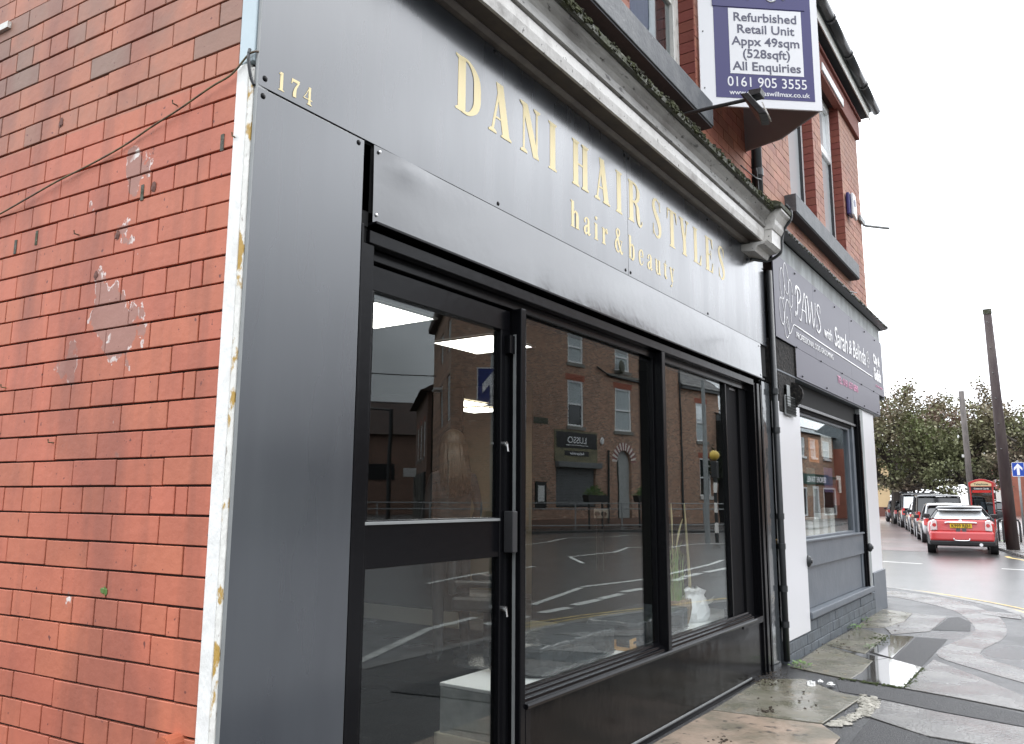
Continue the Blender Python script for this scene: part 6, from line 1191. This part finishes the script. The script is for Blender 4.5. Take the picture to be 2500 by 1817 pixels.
for i in range(22):
    a0 = PI * i / 22 + .012; a1 = PI * (i + 1) / 22 - .012
    B().poly([(cx_ + r * math.cos(a), 0, cz_ + r * math.sin(a)) for r, a in ((ri, a0), (ro_, a0), (ro_, a1), (ri, a1))], (0, .02, 0)).obj('arch_brick', 'stripe' if i % 2 else 'stripe2', lu)
b = B(); n = 12
for i in range(n): a0, a1 = PI * i / n, PI * (i + 1) / n; b.poly([(cx_ + .65 * math.cos(a0), -.2, cz_ + .65 * math.sin(a0)), (cx_ + .65 * math.cos(a0), -.2, 4.03), (cx_ + .65 * math.cos(a1), -.2, 4.03), (cx_ + .65 * math.cos(a1), -.2, cz_ + .65 * math.sin(a1))], (0, .199, 0))
b.obj('arch_spandrel', 'obrick', lu); bx('door', 3.66, 4.96, -.22, -.18, .2, 4.05, 'doorgrey', lu); bx('door_recess', 3.66, 3.84, -.18, -.02, .2, 3.5, 'lusso', lu); bx('door_handle', 3.9, 3.94, -.18, -.12, 1.3, 1.8, 'iron', lu)
for x, z0, z1, l in ((6.3, .1, HT, 0), (9.9, .1, HT, 0), (2.75, .2, 4.0, 0)): B().tube([(x, .08, z0), (x + .08 * (z1 < 9), .08, z1)], .06, 8).obj('downpipe', 'iron', lu)
B().tube([(1.9, .1, 8.35), (3.0, .1, 8.0), (6.3, .1, 7.9)], .05, 6).obj('waste_pipe', 'iron', lu); bx('string_course', 2.9, 6.2, .0, .12, 8.02, 8.14, 'ostone', lu)
B().tube([(3.85, .25, 8.55), (3.87, .33, 8.55), (3.88, .36, 8.55)], [.38, .30, .05], 20).obj('satellite_dish', 'lead', lu); 
B().ball((2.3, .08, 4.45), .16, 10, 8, (.9, .5, 1.2)).obj('alarm_box', 'pvc', lu, smooth=True); bx('street_name_plate', -2.9, -1.9, 0, .03, 5.05, 5.35, 'lead', lu, .004)
nbd = bx('notice_board', -2.80, -2.04, .0, .06, 1.0, 2.24, 'lusso', lu); bx('notice', -2.66, -2.2, .06, .066, 1.3, 2.05, 'paper', lu); bx('plinth', -8.0, 9.9, .0, .06, 0, .45, 'obrick2', lu)
def planter(s, label):
    e = empty('planter', label, 'planter', (0, 0, 0)); e.location = Vector((*R2(33.578, 18.249), 0)) + Vector((math.cos(AL), math.sin(AL), 0)) * s + Vector((-math.sin(AL), math.cos(AL), 0)) * 1.9; e.rotation_euler = (0, 0, AL)
    B().poly([(-.8, 0, 1.62), (.8, 0, 1.62), (.68, 0, 1.28), (-.68, 0, 1.28)], (0, .34, 0)).obj('trough', 'lusso', e); b = B(); r_ = random.Random(int(s * 10))
    for x in (-.5, .5): B().tube([(x, .17, 0), (x, .17, 1.3)], .05, 6).obj('stand', 'lusso', e)
    for k in range(260):
        x = r_.gauss(-.1, .3); z = 1.6 + r_.random() * .42 * math.exp(-(x + .1) ** 2 * 4); p = Vector((x, .17 + r_.gauss(0, .1), z)); d = Vector((r_.gauss(0, 1), r_.gauss(0, 1), r_.random() + .3)).normalized() * .14; q = d.cross(Vector((0, 1, 0))).normalized() * .03; b.quad(p, p + d * .5 + q, p + d, p + d * .5 - q)
    stuff(b.obj('foliage', 'leafg', e, raw=True))
planter(-.8, 'black trough planter with greenery in front of the reflected roller shutter'); planter(3.2, 'black trough planter with greenery beside the reflected arched door')
# pedestrian railing
fr_ = empty('pedestrian_railing', 'galvanised pedestrian guard rail along the opposite kerb, seen reflected', 'railing', (0, 0, 0))
fpts = [R2(14, 27), R2(19, 23.6), R2(24.5, 19.9), R2(28.5, 17.5), R2(30.4, 16.3), R2(32.5, 15.0), R2(33.9, 13.6), R2(35.5, 12.2), R2(38.5, 11.2), R2(41.0, 10.5)]
fc = [(x, y, 0.04) for x, y in fpts]
for z in (.25, .98, 1.24): B().tube([(x, y, z) for x, y, _ in cr(fc, 4)], .026, 6).obj('rail', 'galv', fr_)
for a, c in zip(fc, fc[1:]):
    A_, C_ = Vector(a), Vector(c); n = max(1, round((C_ - A_).length / 2.0))
    for k in range(n): p = A_.lerp(C_, k / n); B().tube([p, p + Vector((0, 0, 1.22))], .035, 6).obj('post', 'galv', fr_)
# zebra beacon and lamp column
bc = empty('belisha_beacon', 'black and white striped beacon post with amber globe, seen reflected', 'beacon', (*R2(24.6, 7.55), RZ))
for k in range(8): B().tube([(0, 0, .06 + k * .33), (0, 0, .06 + (k + 1) * .33)], .06, 12).obj('band', 'stripe' if k % 2 else 'lusso', bc)
B().ball((0, 0, 2.95), .17, 16, 12).obj('globe', 'amber', bc, smooth=True); bx('black_box', -.12, .12, -.1, .1, 2.2, 2.75, 'lusso', bc, .02)
lc_ = empty('lamp_column', 'tall grey lamp column behind the reflected beacon', 'lamp post', (*R2(25.2, 8.1), RZ)); B().tube([(0, 0, 0), (0, 0, 3), (0, 0, 7.2)], [.09, .075, .06], 10).obj('column', 'galv', lc_); B().tube([(0, 0, 7.2), (.6, .2, 7.5)], .05, 8).obj('arm', 'galv', lc_); B().ball((.8, .25, 7.5), .25, 8, 6, (1.3, .7, .3)).obj('lantern', 'galv', lc_)
ow = empty('one_way_sign', 'blue one way arrow sign on a grey post, seen reflected in the door glass', 'road sign', (*R2(8.95, 5.45), RZ), 0)
arrow_sign(ow, .56, .74, 2.85, 'x', 'navy'); B().tube([(.06, 0, 0), (.06, 0, 3.9)], .05, 12).obj('post', 'galv', ow, smooth=True); ow.rotation_euler = (0, 0, math.atan2(7.5 * -1, 10.5))
# houses to the left of the corner
lr = empty('side_street_house', 'lower brown brick house with bracketed eaves left of the reflected corner building', 'house', (*R2(42.1, 36.1), 0), math.radians(135.4))
wallwith(lr, -1, 10, 0, 7.8, [(1, 2.2, 4, 6.2), (4, 5.2, 4, 6.2), (7, 8.2, 4, 6.2)], 'obrick2'); B().box(-1, 10, -8, -.26, 0, 7.79).obj('inner_block', 'void', lr)
for x in (1, 4, 7): sash(lr, x, x + 1.2, 4, 6.2, ('blind', 'dkglass'))
B().poly([(-1.4, .5, 7.8), (-1.4, -4, 10), (-1.4, -8.4, 7.8)], (11.8, 0, 0)).obj('roof', 'rooftile', lr); bx('shop_front', -.6, 9.6, .0, .12, .2, 3.0, 'lusso', lr); bx('projecting_sign', 2, 2.1, .1, 1.0, 2.9, 3.5, 'paper', lr)
for x in (.5, 2.6, 4.8, 7): bx('pilaster', x, x + .2, .12, .2, .1, 3.0, 'ostone', lr)
bgr = empty('large_roofed_hall', 'brown brick building with a big plain roof at the left of the door reflection', 'building', (*R2(50.5, 46.2), 0), math.radians(35))
B().box(-2.9, 9, -8, 0, 0, 7.0).obj('wall', 'obrick2', bgr); B().poly([(-3.1, .4, 6.95), (-3.1, -3, 10.2), (-3.1, -8.4, 6.95)], (12, 0, 0)).obj('roof', 'rooftile', bgr); bx('notice_sign', -2.8, .2, 0, .08, 3.0, 4.4, 'lusso', bgr)
tree((*R2(58, 55), 0), 'dark bushy tree at the left edge of the door reflection', 8, 5, .3, 9000, 41, leafm='leafc', lsize=.3); tree((*R2(50, 60), 0), 'dark tree left of the reflected hall', 7.5, 5, .3, 8000, 43, leafm='leafc', lsize=.3)
tree((*R2(48.6, 15.4), 0), 'dark conifer beside the end wall of the reflected corner building', 10.5, 2.2, .2, 6000, 47, leafm='leafc', lsize=.3)
sl = empty('street_lamp', 'black street lamp with arm standing before the reflected hall', 'lamp post', (*R2(28.4, 25.9), 0)); B().tube([(0, 0, 0), (0, 0, 5.9)], .11, 10).obj('column', 'iron', sl); B().tube([(0, 0, 5.85), (-.9, -1.1, 5.95)], .05, 8).obj('arm', 'iron', sl)
tag(B().tube([(*R2(20, 32), 7.6), (*R2(32.7, 26.5), 8.2)], .03, 5).obj('overhead_cable', 'iron'), 'upper overhead cable crossing the reflected sky', 'cable'); tag(B().tube([(*R2(20, 32), 6.4), (*R2(40.0, 36.0), 8.0)], .035, 5).obj('overhead_cable', 'iron'), 'lower overhead cable crossing the reflected sky', 'cable')
# travel agent's, reflected in the grooming window
AT = math.radians(4.5)
tv = empty('travel_shop', 'brick shop with slate roof and green SEEMORE TRAVEL fascia reflected in the grooming window', 'building', (*R2(61.31, 13.634), -.2), AT)
wallwith(tv, -14, 12, 0, 6.6, [(-2.45, -1.24, 4.87, 6.27), (.14, 1.3, 4.87, 6.27), (3.0, 4.5, 4.87, 6.27), (6.5, 7.7, 4.87, 6.27), (-4.4, -1.2, .5, 2.6), (.1, 1.5, .15, 2.7), (2.45, 5.55, .5, 2.6)], 'obrick', name='wall'); B().box(-14, 12, -8, -.26, 0, 6.59).obj('inner_block', 'void', tv)
for (x0, x1) in ((-2.45, -1.24), (.14, 1.3), (3.0, 4.5), (6.5, 7.7)): sash(tv, x0, x1, 4.87, 6.27, ('skyglass', 'blind'), lint=False); bx('window_sill', x0 - .1, x1 + .1, 0, .12, 4.72, 4.86, 'pvc', tv)
for i in range(5):
    for j in range(52):
        x0 = -14.2 + j * .52 + (.26 if i % 2 else 0); y0 = .3 - i * .62; z0 = 6.62 + i * .21; B().poly([(x0, y0, z0), (x0 + .51, y0, z0), (x0 + .51, y0 - .66, z0 + .22), (x0, y0 - .66, z0 + .22)], (0, 0, .02)).obj('roof_slate', 'slate', tv)
B().poly([(-14, .2, 6.6), (-14, -3, 7.68), (-14, -8, 6.6)], (26, 0, 0)).obj('roof', 'slate', tv); B().tube([(-14, -2.9, 7.72), (12, -2.9, 7.72)], .09, 8).obj('ridge_tiles', 'rooftile', tv)
bx('fascia', -4.6, 3.5, 0, .14, 2.85, 3.6, 'tgreen', tv); text('lettering', 'SEEMORE TRAVEL', .58, 'signwhite', tv, (.8, .145, 3.0), xdir=(-1, 0, 0), align='CENTER', bold=.02, sxy=(.95, 1)); bx('fascia', 3.52, 9.0, 0, .12, 2.85, 3.5, 'lead', tv)
for (x0, x1) in ((-4.4, -1.2), (2.45, 5.55)): f = B().box(x0, x1, -.1, .03, .5, .62).box(x0, x1, -.1, .03, 2.5, 2.6).box(x0, x0 + .14, -.1, .03, .62, 2.5).box(x1 - .14, x1, -.1, .03, .62, 2.5).obj('window', 'pvc', tv); B().box(x0 + .14, x1 - .14, -.08, -.06, .62, 2.5).obj('pane', 'dkglass', f)
B().box(.1, .3, -.1, .04, .15, 2.7).box(1.3, 1.5, -.1, .04, .15, 2.7).box(.3, 1.3, -.1, .04, 2.5, 2.7).obj('door_frame', 'pvc', tv); bx('door', .3, 1.3, -.1, -.04, .15, 2.5, 'doorgrey', tv)
tree((*R2(66, 23), 0), 'tree above the slate roof in the grooming window reflection', 10, 5, .3, 7000, 51, lsize=.3)
